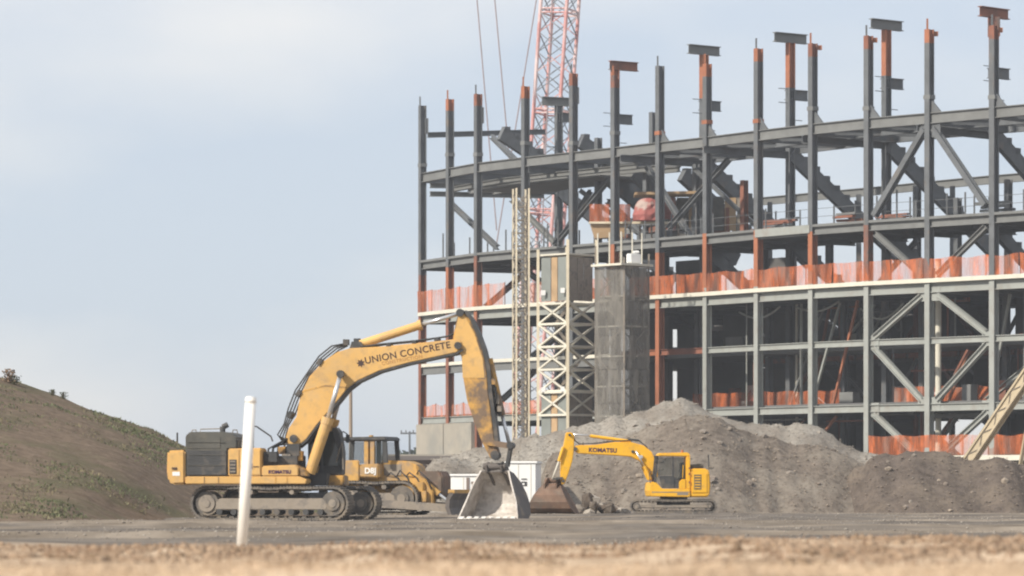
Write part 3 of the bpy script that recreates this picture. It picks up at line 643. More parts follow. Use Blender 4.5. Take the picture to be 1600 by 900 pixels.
st, o0 = lattice_tower('stair_tower', 'cream scaffold stair tower with crossed braces beside the wrapped tower', 'scaffold', cs, 0, 18.2, 1.62, 'cream', 'slab_edge', .20, .12, (0, 3, 1, 2), [18.9, 19.0, 18.6, 18.3], skip=((1.0, 6.2), (14.4, 17.2)))
for z0, z1 in ((1.5, 8.1), (14.6, 17.7)):
    for a, b, m in ((cs[3], cs[0], 'panel_grey'), (cs[0], cs[1], 'dusty_metal')):
        d = (b - a).normalized(); inn = Vector((-d.y, d.x, 0))
        if inn.y < 0: inn = -inn
        for s0, s1, mm in ((.06, .38, m), (.40, .60, 'plywood' if m == 'panel_grey' else m), (.62, .92, m)):
            A, B = a.lerp(b, s0) + inn * .18, a.lerp(b, s1) + inn * .18; mb = MB(); mid = (A + B) / 2 - o0; mid.z = (z0 + z1) / 2
            mb.box(mid, ((B - A).length, .05, z1 - z0), mm, Matrix((d, inn, Vector((0, 0, 1)))).transposed()); mb.build('panel', None, st)
for z in (4.6, 8.2, 11.3, 14.4, 17.9):
    mb = MB(); mid = sum(cs, Vector()) / 4 - o0; mb.box(mid + Vector((0, 0, z)), (2.8, 2.8, .12), 'slab_edge', Matrix.Rotation(R(45), 3, 'Z')); mb.build('landing', None, st)
for s, z in ((.2, 8.3), (.85, 8.3), (.2, 15.2), (.85, 15.3)):
    mb = MB(); pp = cs[3].lerp(cs[0], s) - o0 - Vector((.05, .12, 0)); mb.box(pp + Vector((0, 0, z)), (.3, .12, .35), 'white_paint'); mb.build('lamp', None, st)
for j in range(7):
    mb = MB(); za = .4 + 2.5 * j; s = 1 if j % 2 else -1; mid = sum(cs, Vector()) / 4 - o0
    mb.bar(mid + Vector((-.9 * s, -.3, za)), mid + Vector((.9 * s, -.3, za + 2.5)), .9, .2, 'dusty_metal'); mb.build('stair_flight', None, st)
n0 = at(975, 770, 268); n0.z = 0; qa, qb = 1.95, 1.78
cw = [n0, n0 + Vector((qb, qb * .8, 0)), n0 + Vector((qb - qa, qa + qb * .8, 0)), n0 + Vector((-qa, qa, 0))]
o0 = sum(cw, Vector()) / 4; wt = empty('wrapped_tower', o0); tag(wt, 'scaffold tower wrapped in grey debris netting behind the gravel stockpile', 'scaffold')
for k, c in enumerate(cw):
    mb = MB(); mb.bar(c - o0, c - o0 + Vector((0, 0, 17.4 + .3 * k)), .12, .12, 'dusty_metal'); mb.build('post', None, wt)
for c, d in zip(cw, cw[1:] + cw[:1]):
    zz = list(np.linspace(0, 16.8, 8))
    for za, zb in zip(zz, zz[1:]):
        vs = []; fs = []; N = 8
        dd = (d - c); out = Vector((dd.y, -dd.x, 0)).normalized()
        for b in range(4):
            for a in range(N + 1):
                u = a / N; zq = za + (zb - za - .02) * b / 3; vs.append(c.lerp(d, u) - o0 + out * (.06 + .06 * math.sin(a * 1.9 + za) * math.sin(math.pi * u) + .03 * random.random()) + Vector((0, 0, zq)))
        for b in range(3):
            for a in range(N): s = b * (N + 1) + a; fs.append((s, s + 1, s + N + 2, s + N + 1))
        mb = MB(); mb.add(vs, fs, 'grey_net'); mb.build('netting', None, wt)
for k in range(4):
    c, d = cw[k] - o0, cw[(k + 1) % 4] - o0
    for j in range(8):
        U = Vector((0, 0, 2.1 * j)); mb = MB(); mb.cyl(c * .97 + U, d * .97 + U, .06, 6, 'slab_edge'); mb.build('ledger', None, wt)
        mb = MB(); mb.cyl((c if j % 2 else d) * .97 + U, (d if j % 2 else c) * .97 + U + Vector((0, 0, 2.1)), .045, 6, 'dusty_metal'); mb.build('cross_brace', None, wt)
for j in range(1, 8):
    mb = MB(); mb.box((0, 0, 2.1 * j - .1), (2.3, 2.3, .08), 'interior_shade', Matrix.Rotation(R(42), 3, 'Z')); mb.build('board', None, wt)
mb = MB(); mid = Vector((0, 0, 16.9)); mb.box(mid, (3.1, 3.1, .15), 'slab_edge', Matrix.Rotation(R(42), 3, 'Z')); mb.build('platform', None, wt)
for dx, dy in ((-1.7, .2), (-.9, -.6), (-.1, -1.4), (.7, -.6), (1.4, .2), (0, 1)):
    mb = MB(); mb.cyl((dx, dy, 16.9), (dx, dy, 19.2), .05, 6, 'slab_edge'); mb.build('rail_post', None, wt)
mb = MB(); mb.box((.8, -.7, 17.35), (.9, .6, .7), 'white_paint', Matrix.Rotation(.5, 3, 'Z')); mb.box((.95, -.75, 17.8), (.5, .4, .2), 'white_paint'); mb.build('white_sacks', None, wt, bevel=.06)
# formwork platform with orange sides and a red tarpaulin
o0 = at(985, 348, 280); fw = empty('formwork_platform', o0); tag(fw, 'timber formwork platform with orange sides on the middle level', 'platform')
s = 280 / F
def fpx(x, y, d=0): return Vector(((x - 985) * s, d, (348 - y) * s))
for x0, x1 in ((921, 952), (954, 985)):
    mb = MB(); mb.box(fpx((x0 + x1) / 2, 333, 0), ((x1 - x0) * s, .06, 28 * s), 'orange_net'); mb.build('side_panel', None, fw)
for x0, x1 in ((920, 985), (987, 1072)):
    mb = MB(); mb.box(fpx((x0 + x1) / 2, 348, .1), ((x1 - x0) * s, .5, .16), 'cream'); mb.build('plank', None, fw)
mb = MB(); mb.prism([tuple((p.x, p.z)) for p in (fpx(923, 350), fpx(982, 350), fpx(975, 370), fpx(930, 372))], .1, 1.6, 'plywood'); mb.build('soffit', None, fw)
mb = MB(); mb.box(fpx(1050, 300, 2.2), (115 * s, 3, .2), 'plywood', Matrix.Rotation(R(-1), 3, 'Y')); mb.build('deck_board', None, fw)
for k in range(7):
    mb = MB(); mb.box(fpx(1050 + 19 * k, 330, 3), (17.5 * s, .15, 52 * s), ('dusty_metal', 'hood_grey', 'plywood')[k % 3] if k else 'red_tarp'); mb.build('form_panel', None, fw)
for x in (930, 950, 985, 1000, 1018, 1040, 1060):
    mb = MB(); mb.cyl(fpx(x, 348, .5), fpx(x + 1, 376, .5), .07, 6, 'dusty_metal'); mb.build('shore', None, fw)
o0 = at(1012, 345, 279); tb = MB(); vs = []; fs = []; N, Mx = 14, 6
for b in range(Mx + 1):
    for a in range(N):
        t = 2 * math.pi * a / N; rr = math.cos(b / Mx * 1.35) * (1 + .10 * random.uniform(-1, 1)); vs.append((1.15 * rr * math.cos(t), .8 * rr * math.sin(t), 1.65 * math.sin(b / Mx * 1.5)))
fs = [(b * N + a, b * N + (a + 1) % N, (b + 1) * N + (a + 1) % N, (b + 1) * N + a) for b in range(Mx) for a in range(N)] + [tuple(Mx * N + a for a in range(N))]
tb.add(vs, fs, 'red_tarp'); o = tb.build('tarpaulin_bundle'); o.location = o0; tag(o, 'domed bundle under a dull red tarpaulin on the middle level', 'bundle')

# ------------------------------------------------------------------ crane behind the frame
DC = 335
cb = at(824, 770, DC); cb.z = 0; ct = at(886, -160, DC)
cr = empty('crawler_crane', cb); tag(cr, 'red lattice-boom crane rising behind the steel frame', 'crane'); ct = ct - cb; cb0 = Vector((0, 0, 1.8))
ax = (ct - cb0).normalized(); sx = Vector((1, 0, -ax.x / ax.z)).normalized(); sy = ax.cross(sx).normalized(); hw = 1.25
crn = []
for a in (20, 110, 200, 290): crn.append(sx * math.cos(R(a)) * hw * 1.414 + sy * math.sin(R(a)) * hw * 1.414)
for c in crn:
    mb = MB(); mb.cyl(cb0 + c * .3, cb0 + ax * 6 + c, .12, 8, 'crane_red'); mb.cyl(cb0 + ax * 6 + c, ct + c, .16, 8, 'crane_red'); mb.build('chord', None, cr)
Lb = (ct - cb0).length; st_ = 1.75; k = 0; z = 6.0
while z < Lb - st_:
    mb = MB()
    for f in range(4):
        a, b = crn[f], crn[(f + 1) % 4]
        if k % 2: a, b = b, a
        mb.cyl(cb0 + ax * z + a, cb0 + ax * (z + st_) + b, .06, 5, 'crane_grey'); mb.cyl(cb0 + ax * z + b, cb0 + ax * (z + st_) + a, .05, 5, 'crane_red' if k % 2 else 'crane_grey')
        if k % 5 == 0: mb.cyl(cb0 + ax * z + a, cb0 + ax * z + b, .08, 5, 'crane_red'); mb.cyl(cb0 + ax * (z + .35) + a, cb0 + ax * (z + .35) + b, .08, 5, 'crane_red')
    mb.build('lacing', None, cr); z += st_; k += 1
for (x0, y0), (x1, y1) in (((736, -110), (776, 360)), ((763, -110), (806, 360)), ((856, -110), (776, 380)), ((870, -160), (846, 380))):
    mb = MB(); mb.cyl(at(x0, y0, DC - 3) - cr.location, at(x1, y1, DC - 3) - cr.location, .055, 6, 'cable'); mb.build('pendant_cable', None, cr)
mb = MB(); mb.box((-3, 1, 2.6), (8, 3.4, 2.4), 'crane_red'); mb.build('house', None, cr, bevel=.1)
for sy_ in (-2.6, 3.6):
    mb = MB(); mb.prism([(-4.6, .1), (4, .1), (4.5, .6), (4, 1.15), (-4.6, 1.15), (-5.1, .6)], sy_, sy_ + 1.1, 'dark_metal'); mb.build('track', None, cr)
mb = MB(); mb.box((1.6, -1.2, 2.8), (1.6, 1.2, 2.2), 'glass'); mb.build('cab', None, cr, bevel=.08)
mb = MB(); mb.box((-7.2, 1, 2.4), (1.2, 3.6, 2.6), 'crane_grey'); mb.build('counterweight', None, cr, bevel=.06)

# ------------------------------------------------------------------ conveyor boom at the right edge
c0 = at(1508, 722, 228); c0.z -= .3; c1 = at(1690, 462, 222); cv = empty('conveyor', (c0.x, c0.y, 0)); tag(cv, 'cream truss conveyor boom slanting up behind the dark dirt pile', 'conveyor')
o0 = Vector(cv.location); a, b = c0 - o0, c1 - o0; axx, s_, u_ = frame_of(a, b)
mb = MB(); mb.bar(a, b, .36, .44, 'beige'); mb.build('beam', None, cv)
for so in (-.22, .22):
    for uo in (-.27, .27):
        mb = MB(); mb.bar(a + s_ * so + u_ * uo, b + s_ * so + u_ * uo, .12, .12, 'beige'); mb.build('chord', None, cv)
    kk = int((b - a).length / .8)
    for j in range(kk):
        mb = MB(); p, q = a.lerp(b, j / kk), a.lerp(b, (j + 1) / kk); sg = 1 if j % 2 else -1
        mb.bar(p + s_ * so + u_ * .24 * sg, q + s_ * so - u_ * .24 * sg, .04, .04, 'dusty_metal'); mb.build('lacing', None, cv)
mb = MB(); mb.bar(a + u_ * .36, b + u_ * .36, .4, .05, 'rubber'); mb.build('belt', None, cv)
mb = MB(); mb.bar(a.lerp(b, .65), Vector((a.lerp(b, .65).x - 1, a.y + .8, 0)), .2, .2, 'beige'); mb.bar(a.lerp(b, .65), Vector((a.lerp(b, .65).x + 1, a.y - .8, 0)), .2, .2, 'beige'); mb.build('support_leg', None, cv)
mb = MB(); mb.bar(a, Vector((a.x, a.y, 0)), .5, .5, 'beige'); mb.build('foot', None, cv)

# ------------------------------------------------------------------ crawler tracks, shared by the machines
def crawler(root, length, height, width, y, shoe_p, mt='track', droop=.04, n_roll=7, hub='dusty_metal', grouser=.04, frame_m='dusty_metal'):
    """track along local x, centred on x=0, at depth y"""
    tr = empty('track', (0, y, 0), 0, root); r = height / 2; half = length / 2 - r; th = .07
    per = 4 * half + 2 * math.pi * r; n = int(per / shoe_p); p = per / n; rr = r - th / 2 - grouser
    mb = MB(); mb.box((0, 0, 0), (p * .93, width, th)); mb.box((-p * .28, 0, th / 2 + grouser / 2), (.035, width, grouser)); mb.box((p * .22, 0, th / 2 + grouser / 2), (.035, width, grouser))
    mb.box((0, 0, -th * .9), (p * .7, width * .3, th * .8))
    sh = mb.build('shoe', mt, tr)
    for k in range(n):
        s = (k + .5) * p; d = s
        if d < 2 * half: x, z, a = -half + d, r - (rr), 0; nx, nz = 0, -1; z = r - rr
        elif d < 2 * half + math.pi * r: q = (d - 2 * half) / r - math.pi / 2; nx, nz = math.cos(q), math.sin(q); x, z = half + rr * nx, r + rr * nz
        elif d < 4 * half + math.pi * r: x, z = half - (d - 2 * half - math.pi * r), r + rr; nx, nz = 0, 1; z -= droop * math.sin(math.pi * (x + half) / (2 * half)) ** 2 * (.5 + .5 * math.cos(4 * x))
        else: q = (d - 4 * half - math.pi * r) / r + math.pi / 2; nx, nz = math.cos(q), math.sin(q); x, z = -half + rr * nx, r + rr * nz
        o = sh if k == 0 else sh.copy()
        if k: col.objects.link(o); o.parent = tr
        o.location = (x, 0, z); o.rotation_euler = (0, math.atan2(nx, nz), 0)
    ri = rr - .12
    for x, nm in ((-half, 'idler'), (half, 'sprocket')):
        mb = MB(); mb.cyl((x, -width * .36, r), (x, width * .36, r), ri, 24, 'track'); mb.cyl((x, -width * .46, r), (x, width * .46, r), ri * (.72 if nm == 'idler' else .6), 20, hub if nm == 'idler' else 'track'); mb.cyl((x, -width * .5, r), (x, width * .5, r), ri * .34, 14, frame_m); mb.build(nm, None, tr)
    mb = MB(); mb.prism([(-half + ri * .5, r - ri * .55), (half - ri * .6, r - ri * .55), (half - ri * .3, r + ri * .1), (half - ri * .9, r + ri * .42), (-half + ri * 1.1, r + ri * .42), (-half + ri * .6, r)], -width * .38, width * .38); mb.build('track_frame', frame_m, tr, bevel=.03)
    for k in range(n_roll):
        x = -half + ri * 1.1 + (2 * half - 2.2 * ri) * k / (n_roll - 1); mb = MB(); mb.cyl((x, -width * .42, r - ri * .72), (x, width * .42, r - ri * .72), ri * .26, 12); mb.build('roller', 'dark_metal', tr)
    for x in (-half * .3, half * .35):
        mb = MB(); mb.cyl((x, -width * .42, r + rr * .72), (x, width * .42, r + rr * .72), ri * .2, 10); mb.build('carrier_roller', frame_m, tr)
    return tr
def make_bucket(parent, loc, rz, H, W, depth, m_in, m_out, teeth, tooth_m, tilt=0, taper=.3):
    """mouth towards local +x, hinge on top, lip and teeth on the ground; narrower at the top"""
    bk = empty('bucket', loc, rz, parent); bk.rotation_euler = (0, tilt, rz)
    sh = [(.06, 1.0), (-.16, .95), (-.36, .78), (-.47, .55), (-.47, .33), (-.36, .14), (-.15, .035), (.15, .0), (.5, .01)]
    sh = [(x * depth, z * H) for x, z in sh]; inn = []
    def hw(z): return W / 2 * (1 - taper * min(1, max(0, z / H)) ** 1.3)
    for k, (x, z) in enumerate(sh):
        a = Vector(sh[min(k + 1, len(sh) - 1)]) - Vector(sh[max(k - 1, 0)]); nn = Vector((-a.y, a.x)).normalized() * .06; inn.append((x + nn.x, z + nn.y))
    mb = MB(); k = len(sh)
    for pts, m in ((sh, m_out), (inn, m_in)):
        vs = [(x, -hw(z), z) for x, z in pts] + [(x, hw(z), z) for x, z in pts]; mb.add(vs, [(i, i + 1, i + 1 + k, i + k) for i in range(k - 1)], m)
    for e_ in (0, -1):
        (x, z), (x2, z2) = sh[e_], inn[e_]; mb.add([(x, -hw(z), z), (x, hw(z), z), (x2, hw(z), z2), (x2, -hw(z), z2)], [(0, 1, 2, 3)], m_out)
    mb.build('shell', None, bk)
    side = sh + [(.44 * depth, .10 * H), (.28 * depth, .40 * H), (.20 * depth, .75 * H)]; n = len(side)
    for sg in (-1, 1):
        mb = MB(); vi = [(x, sg * (hw(z) - .005), z) for x, z in side]; vo = [(x, sg * (hw(z) + .05), z) for x, z in side]
        mb.add(vi, [tuple(range(n))], m_in); mb.add(vo, [tuple(range(n))], m_out); mb.add(vi + vo, [(i, (i + 1) % n, n + (i + 1) % n, n + i) for i in range(n)], m_in); mb.build('side_plate', None, bk)
    mb = MB(); mb.bar((.5 * depth, -W / 2, .03 * H), (.5 * depth, W / 2, .03 * H), .10, .10); mb.build('lip', tooth_m, bk)
    for j in range(teeth):
        y = -W / 2 + W * (j + .5) / teeth; tw = .3 * W / teeth
        mb = MB(); mb.prism([(.46 * depth, -.02), (.46 * depth, .09 * H), (.56 * depth, .05 * H), (.64 * depth, -.01 * H), (.62 * depth, -.03 * H)], y - tw, y + tw); mb.build('tooth', tooth_m, bk)
    for y in (-.32, .24):
        mb = MB(); mb.prism([(-.36 * depth, .70 * H), (-.05 * depth, .93 * H), (.12 * depth, .96 * H), (.16 * depth, 1.10 * H), (.02 * depth, 1.17 * H), (-.22 * depth, 1.10 * H), (-.40 * depth, .92 * H)], y, y + .08); mb.build('ear', m_out, bk)
    mb = MB(); mb.cyl((.05 * depth, -.42, 1.08 * H), (.05 * depth, .42, 1.08 * H), .12, 12); mb.build('hinge_pin', m_out, bk)
    return bk

# ------------------------------------------------------------------ large excavator
S1 = 44.0; DB = F / S1
ex = empty('large_excavator', ((430 - 800) / S1, DB, ground_z(-8.4, DB) - .02)); tag(ex, 'large faded yellow excavator with lettered boom and wide worn bucket', 'excavator')
UW = empty('undercarriage', (.42, 0, 0), R(-17), ex)
for y in (-1.5, 1.5): crawler(UW, 5.95, 1.24, .66, y, .245, n_roll=8)
mb = MB(); mb.box((0, 0, .75), (2.6, 2.6, .5)); mb.prism([(-1.6, .5), (1.6, .5), (1.2, 1.0), (-1.2, 1.0)], -1.3, 1.3); mb.build('car_body', 'dark_metal', UW)
def P(x, y): return ((x - 430) / S1, (812 - y) / S1)
def PV(x, y, w): u, v = P(x, y); return Vector((u, w, v))
def PP(l): return [P(x, y) for x, y in l]
HS_ = empty('house', (0, 0, 0), R(-5), ex)
def hp_(mb, name, m=None, bevel=0, parent=None, smooth=False): return mb.build(name, m, parent or HS_, None, bevel, smooth)
mb = MB(); mb.cyl(PV(442, 764, 0), PV(442, 752, 0), 1.15, 28); hp_(mb, 'slew_ring', 'dark_metal')
mb = MB(); mb.prism(PP([(272, 703), (300, 702), (300, 755), (280, 756), (273, 750), (271, 735)]), -1.62, 1.62); cw_ = hp_(mb, 'counterweight', 'big_yellow', .07)
text('800', .13, PV(279, 733, -1.632), (R(90), 0, 0), 'letter_dark', HS_, 'number_decal', bold=.006)
mb = MB(); mb.box(PV(286, 739, -1.625), (.26, .012, .14)); hp_(mb, 'decal', 'white_paint')
mb = MB(); mb.prism(PP([(300, 743), (478, 743), (490, 748), (488, 755), (300, 755)]), -1.6, 1.6); hp_(mb, 'deck_frame', 'big_yellow', .03)
mb = MB(); mb.prism(PP([(300, 742.6), (300, 682), (303, 676), (309, 674), (361, 674), (372, 677), (381, 684), (381, 700), (366.5, 701), (366.5, 742.6)]), -1.56, 1.45); hd = hp_(mb, 'engine_hood', 'hood_grey', .05)
mb = MB(); mb.prism(PP([(303, 741), (303, 703), (364, 703), (364, 741)]), -1.585, -1.55); hp_(mb, 'screen_panel', 'dark_metal', .01)
mb = MB(); mb.prism(PP([(303, 700), (303, 681), (355, 681), (355, 700)]), -1.58, -1.55); hp_(mb, 'screen_panel', 'hood_grey', .01)
mb = MB(); mb.cyl(PV(350, 675, -.4), PV(350, 665, -.4), .10, 12); mb.cyl(PV(350, 666, -.4), PV(358, 662, -.4), .10, 12); hp_(mb, 'exhaust', 'dark_metal')
for x in (311, 375):
    mb = MB(); mb.tube([PV(x - 4, 676, -1.2), PV(x - 3, 671, -1.2), PV(x + 3, 671, -1.2), PV(x + 4, 676, -1.2)], .02); hp_(mb, 'grab_rail', 'dusty_metal')
mb = MB(); mb.prism(PP([(367, 743), (367, 700), (419, 699), (419, 743)]), -1.6, -.35); hp_(mb, 'side_cabinet', 'big_yellow', .04)
mb = MB(); mb.prism(PP([(369, 739), (369, 717), (380, 717), (380, 739)]), -1.62, -1.59); hp_(mb, 'vent_grille', 'dark_metal')
for j in range(4):
    mb = MB(); mb.box(PV(374.5, 720 + j * 5.2, -1.63), (.2, .02, .05)); hp_(mb, 'vent_slat', 'dusty_metal')
mb = MB(); mb.prism(PP([(394, 740), (394, 703), (417, 703), (417, 740)]), -1.612, -1.59); hp_(mb, 'cabinet_door', 'big_yellow', .006)
mb = MB(); mb.box(PV(404, 727, -1.622), (.05, .012, .18), 'rust'); mb.box(PV(411, 728, -1.622), (.2, .012, .03), 'letter_dark'); hp_(mb, 'warning_decal')
mb = MB(); mb.prism(PP([(419.5, 743), (419.5, 727), (473, 725), (477, 731), (477, 743)]), -1.6, -.55); hp_(mb, 'tool_box', 'big_yellow', .04)
text('KOMATSU', .165, PV(430, 738.5, -1.612), (R(90), 0, 0), 'letter_violet', HS_, bold=.008, spacing=1.05)
mb = MB(); mb.prism(PP([(477.5, 743), (477.5, 728), (484, 731), (491, 743)]), -1.5, -.7); hp_(mb, 'step_bracket', 'dirty_yellow', .03)
mb = MB(); mb.tube([PV(402, 700, -1.5), PV(402, 668, -1.5), PV(405, 665, -1.5), PV(411, 666, -1.5), PV(433, 681, -1.5), PV(436, 689, -1.5)], .028); mb.tube([PV(406, 700, -1.5), PV(406, 667, -1.5)], .02); hp_(mb, 'hand_rail', 'dark_metal')
mb = MB()
for j in range(16):
    x = random.uniform(420, 470); y = random.uniform(700, 724); mb.box(PV(x, y, random.uniform(-1.2, .5)), (random.uniform(.15, .5), random.uniform(.2, .6), random.uniform(.1, .45)), random.choice(('dark_metal', 'dark_metal', 'dusty_metal', 'dirty_yellow')))
mb.box(PV(445, 722, 0), (1.2, 2.2, .5), 'dark_metal'); hp_(mb, 'hydraulic_pack')
for j in range(9):
    mb = MB(); x0 = random.uniform(422, 452); mb.tube([PV(x0, 725, -.9 + .2 * j), PV(x0 + 3, 700 - j, -.9 + .2 * j), PV(x0 + 16, 692, -.6 + .15 * j), PV(452 + j, 684, -.4 + .1 * j)], .035); hp_(mb, 'hose', 'rubber', smooth=True)
mb = MB(); mb.prism(PP([(470, 757), (470, 741), (536, 741), (537, 757)]), .3, 1.6); hp_(mb, 'cab_deck', 'dirty_yellow', .03)
mb = MB(); mb.prism(PP([(440, 757), (440, 735), (515, 738), (512, 757)]), -.5, .45); hp_(mb, 'boom_foot_frame', 'dark_metal', .03)
for x in (384, 393):
    mb = MB(); mb.box(PV(x, 721, -1.607), (.02, .02, .9)); hp_(mb, 'panel_seam', 'dirty_yellow')
for x in (330, 352, 441, 459):
    mb = MB(); mb.box(PV(x, 749, -1.607), (.02, .02, .25)); hp_(mb, 'panel_seam', 'dirty_yellow')
for y in (690, 710, 726):
    mb = MB(); mb.box(PV(333, y, -1.595), (1.3, .02, .02)); hp_(mb, 'screen_bar', 'hood_grey')
mb = MB(); mb.tube([PV(303, 676, 1.2), PV(303, 668, 1.2), PV(340, 667, 1.2), PV(342, 676, 1.2)], .02); hp_(mb, 'grab_rail', 'dusty_metal')
# cab on the far side
mb = MB(); mb.prism(PP([(478, 742), (478, 672), (484, 666), (520, 664), (527, 672), (532, 705), (531, 742)]), .55, 1.62); cb_ = hp_(mb, 'cab', 'dark_metal', .05)
mb = MB(); mb.prism(PP([(482, 726), (482, 676), (517, 672), (526, 705), (526, 726)]), .52, .56); hp_(mb, 'window', 'glass', parent=HS_)
mb = MB(); mb.prism(PP([(499, 738), (499, 672), (502, 672), (502, 738)]), .49, .53); hp_(mb, 'cab_pillar', 'dark_metal')
mb = MB(); mb.tube([PV(522, 675, 1.5), PV(530, 672, 1.3), PV(537, 676, 1.1), PV(538, 690, 1.1)], .022); mb.box(PV(538, 683, 1.1), (.12, .2, .28)); hp_(mb, 'mirror', 'dark_metal')
mb = MB(); mb.tube([PV(520, 730, .6), PV(529, 700, .4), PV(533, 690, .4), PV(535, 732, .4)], .022); hp_(mb, 'hand_rail', 'dusty_metal')
# boom
BW = .42
boom_prof = [(453, 693), (449, 682), (454, 668), (466, 650), (472, 618), (486, 588), (508, 564), (530, 549.5), (550, 543.5), (600, 541), (660, 535.5), (714, 530), (724, 533), (726, 545), (716, 551), (640, 567), (596, 579), (563, 594), (546, 607), (527, 630), (500, 661), (482, 685), (468, 696)]
mb = MB(); mb.prism(PP(boom_prof), -BW, BW); bm_ = hp_(mb, 'boom', 'big_yellow', .03)
mb = MB(); mb.prism(PP([(475, 612), (510, 603), (545, 606), (545, 603.5), (512, 600.5), (476, 609)]), -BW - .008, BW + .008); hp_(mb, 'weld_seam', 'dirty_yellow', parent=bm_)
edge = PP(boom_prof[13:23]); lo = [(u + .03, v - .06) for u, v in edge]
mb = MB(); mb.prism(edge + lo[::-1], -BW - .05, BW + .05); hp_(mb, 'lower_flange', 'dark_metal', parent=bm_)
text('UNION CONCRETE', .335, PV(574, 568, -BW - .006), (R(90), R(-10.5), 0), 'letter_dark', bm_, bold=.004, spacing=1.06)
text('CONSTRUCTION', .17, PV(600, 570, -BW - .006), (R(90), R(-10), 0), 'letter_faint', bm_, bold=.002, spacing=1.15)
mb = MB(); c_ = PV(567, 567, -BW - .006)
mb.add([c_ + Vector((.16 * math.cos(a) * (1 if k % 2 else .55), 0, .16 * math.sin(a) * (1 if k % 2 else .55))) for k, a in enumerate(np.linspace(0, 2 * math.pi, 14, endpoint=False))], [tuple(range(14))], 'letter_dark'); hp_(mb, 'emblem', parent=bm_)
for x, y, r in ((537, 583, .11), (719, 540, .13), (462, 684, .14)):
    mb = MB(); mb.cyl(PV(x, y, -BW - .10), PV(x, y, BW + .10), r, 16); hp_(mb, 'pin', 'dark_metal', parent=bm_)
for w in (-.72, .72):
    mb = MB(); mb.cyl(PV(489, 738, w), PV(517, 655, w), .195, 16); mb.cyl(PV(515, 662, w), PV(518, 652, w), .225, 16); hp_(mb, 'boom_cylinder', 'big_yellow' if w < 0 else 'dirty_yellow', smooth=False)
    mb = MB(); mb.cyl(PV(517, 655, w), PV(537, 585, w), .085, 12); hp_(mb, 'cylinder_rod', 'chrome', smooth=True)
    mb = MB(); mb.cyl(PV(537, 584, w - .13), PV(537, 584, w + .13), .135, 14); hp_(mb, 'rod_eye', 'dark_metal')
mb = MB(); mb.cyl(PV(564, 537, 0), PV(660, 506.5, 0), .155, 16); mb.cyl(PV(655, 508, 0), PV(660, 506.5, 0), .19, 16); hp_(mb, 'arm_cylinder', 'big_yellow')
mb = MB(); mb.cyl(PV(660, 506.5, 0), PV(721, 489, 0), .07, 12); hp_(mb, 'cylinder_rod', 'chrome', smooth=True)
mb = MB(); mb.prism(PP([(548, 545), (552, 533), (566, 533), (572, 545)]), -.3, .3); mb.box(PV(543, 534, -.2), (.2, .3, .2)); mb.box(PV(558, 533, .2), (.22, .3, .25)); hp_(mb, 'valve_block', 'dark_metal')
# boom hoses following the upper edge
path = [(447, 690), (440, 681), (446, 662), (457, 640), (468, 612), (482, 583), (505, 559), (525, 543), (540, 537)]
for j in range(4):
    o_ = -7 + j * 3.0; w = -.3 + .2 * j
    mb = MB(); mb.tube([PV(x + o_ * (.9 if k % 3 != 2 else .3) + 2, y + o_ * (.6 if k % 3 != 2 else .2) + 1, w) for k, (x, y) in enumerate(path)], .027); hp_(mb, 'hose', 'rubber', smooth=True)
for x, y in ((470, 615), (503, 566), (456, 648)):
    mb = MB(); mb.box(PV(x - 1, y - 1, 0), (.22, .95, .16), None, Matrix.Rotation(R(-55), 3, 'Y')); hp_(mb, 'hose_clamp', 'dark_metal')
for j in range(3):
    w = -.3 + .3 * j; mb = MB(); mb.tube([PV(566, 541 + j, w), PV(600, 537, w), PV(650, 532.5, w), (PV(700, 526 - j, w)), PV(715, 520, w), PV(726, 520 - 3 * j, w)], .03); hp_(mb, 'hose', 'rubber', smooth=True)
for x, y in ((610, 538), (650, 534), (685, 530)):
    mb = MB(); mb.box(PV(x, y, 0), (.16, .8, .12)); hp_(mb, 'hose_clamp', 'dark_metal')
# arm
arm_prof = [(720, 487), (728, 488), (738, 501), (747, 522), (757, 548), (763, 576), (766, 612), (771, 650), (776, 690), (782, 706), (780, 716), (770, 716), (757, 692), (745, 662), (733, 626), (727, 592), (724, 556), (713, 545), (711, 528), (715, 505)]
mb = MB(); mb.prism(PP(arm_prof), -.36, .36); am = hp_(mb, 'arm', 'dirty_yellow', .03)
mb = MB(); mb.prism(PP([(720, 491), (728, 491), (744, 521), (757, 560), (760, 590), (726, 590), (725, 556), (715, 544), (713, 528), (717, 505)]), -.368, -.355); hp_(mb, 'side_plate', 'big_yellow', parent=am)
mb = MB(); mb.prism(PP([(728, 488), (738, 501), (747, 522), (757, 548), (763, 576), (766, 612), (771, 650), (776, 690), (782, 690), (777, 650), (772, 612), (769, 576), (762, 546), (752, 519), (742, 498), (731, 485)]), -.40, .40); hp_(mb, 'shade_strip', 'dark_metal', parent=am)  # dark strip standing in for shade and hoses along the arm's edge
mb = MB(); mb.cyl(PV(722, 489, -.45), PV(722, 489, .45), .14, 14); mb.cyl(PV(776, 710, -.45), PV(776, 710, .45), .16, 14); hp_(mb, 'pin', 'dark_metal', parent=am)
mb = MB(); mb.cyl(PV(766, 560, 0), PV(786, 648, 0), .125, 14); hp_(mb, 'bucket_cylinder', 'dirty_yellow')
mb = MB(); mb.cyl(PV(786, 648, 0), PV(797, 692, 0), .065, 12); hp_(mb, 'cylinder_rod', 'chrome', smooth=True)
for w in (-.42, .42):
    mb = MB(); mb.bar(PV(764, 690, w), PV(801, 696, w), .10, .2); hp_(mb, 'link', 'dirty_yellow' if w < 0 else 'dark_metal')
    mb = MB(); mb.bar(PV(801, 690, w * .7), PV(794, 728, w * .7), .10, .22); hp_(mb, 'link', 'dark_metal')
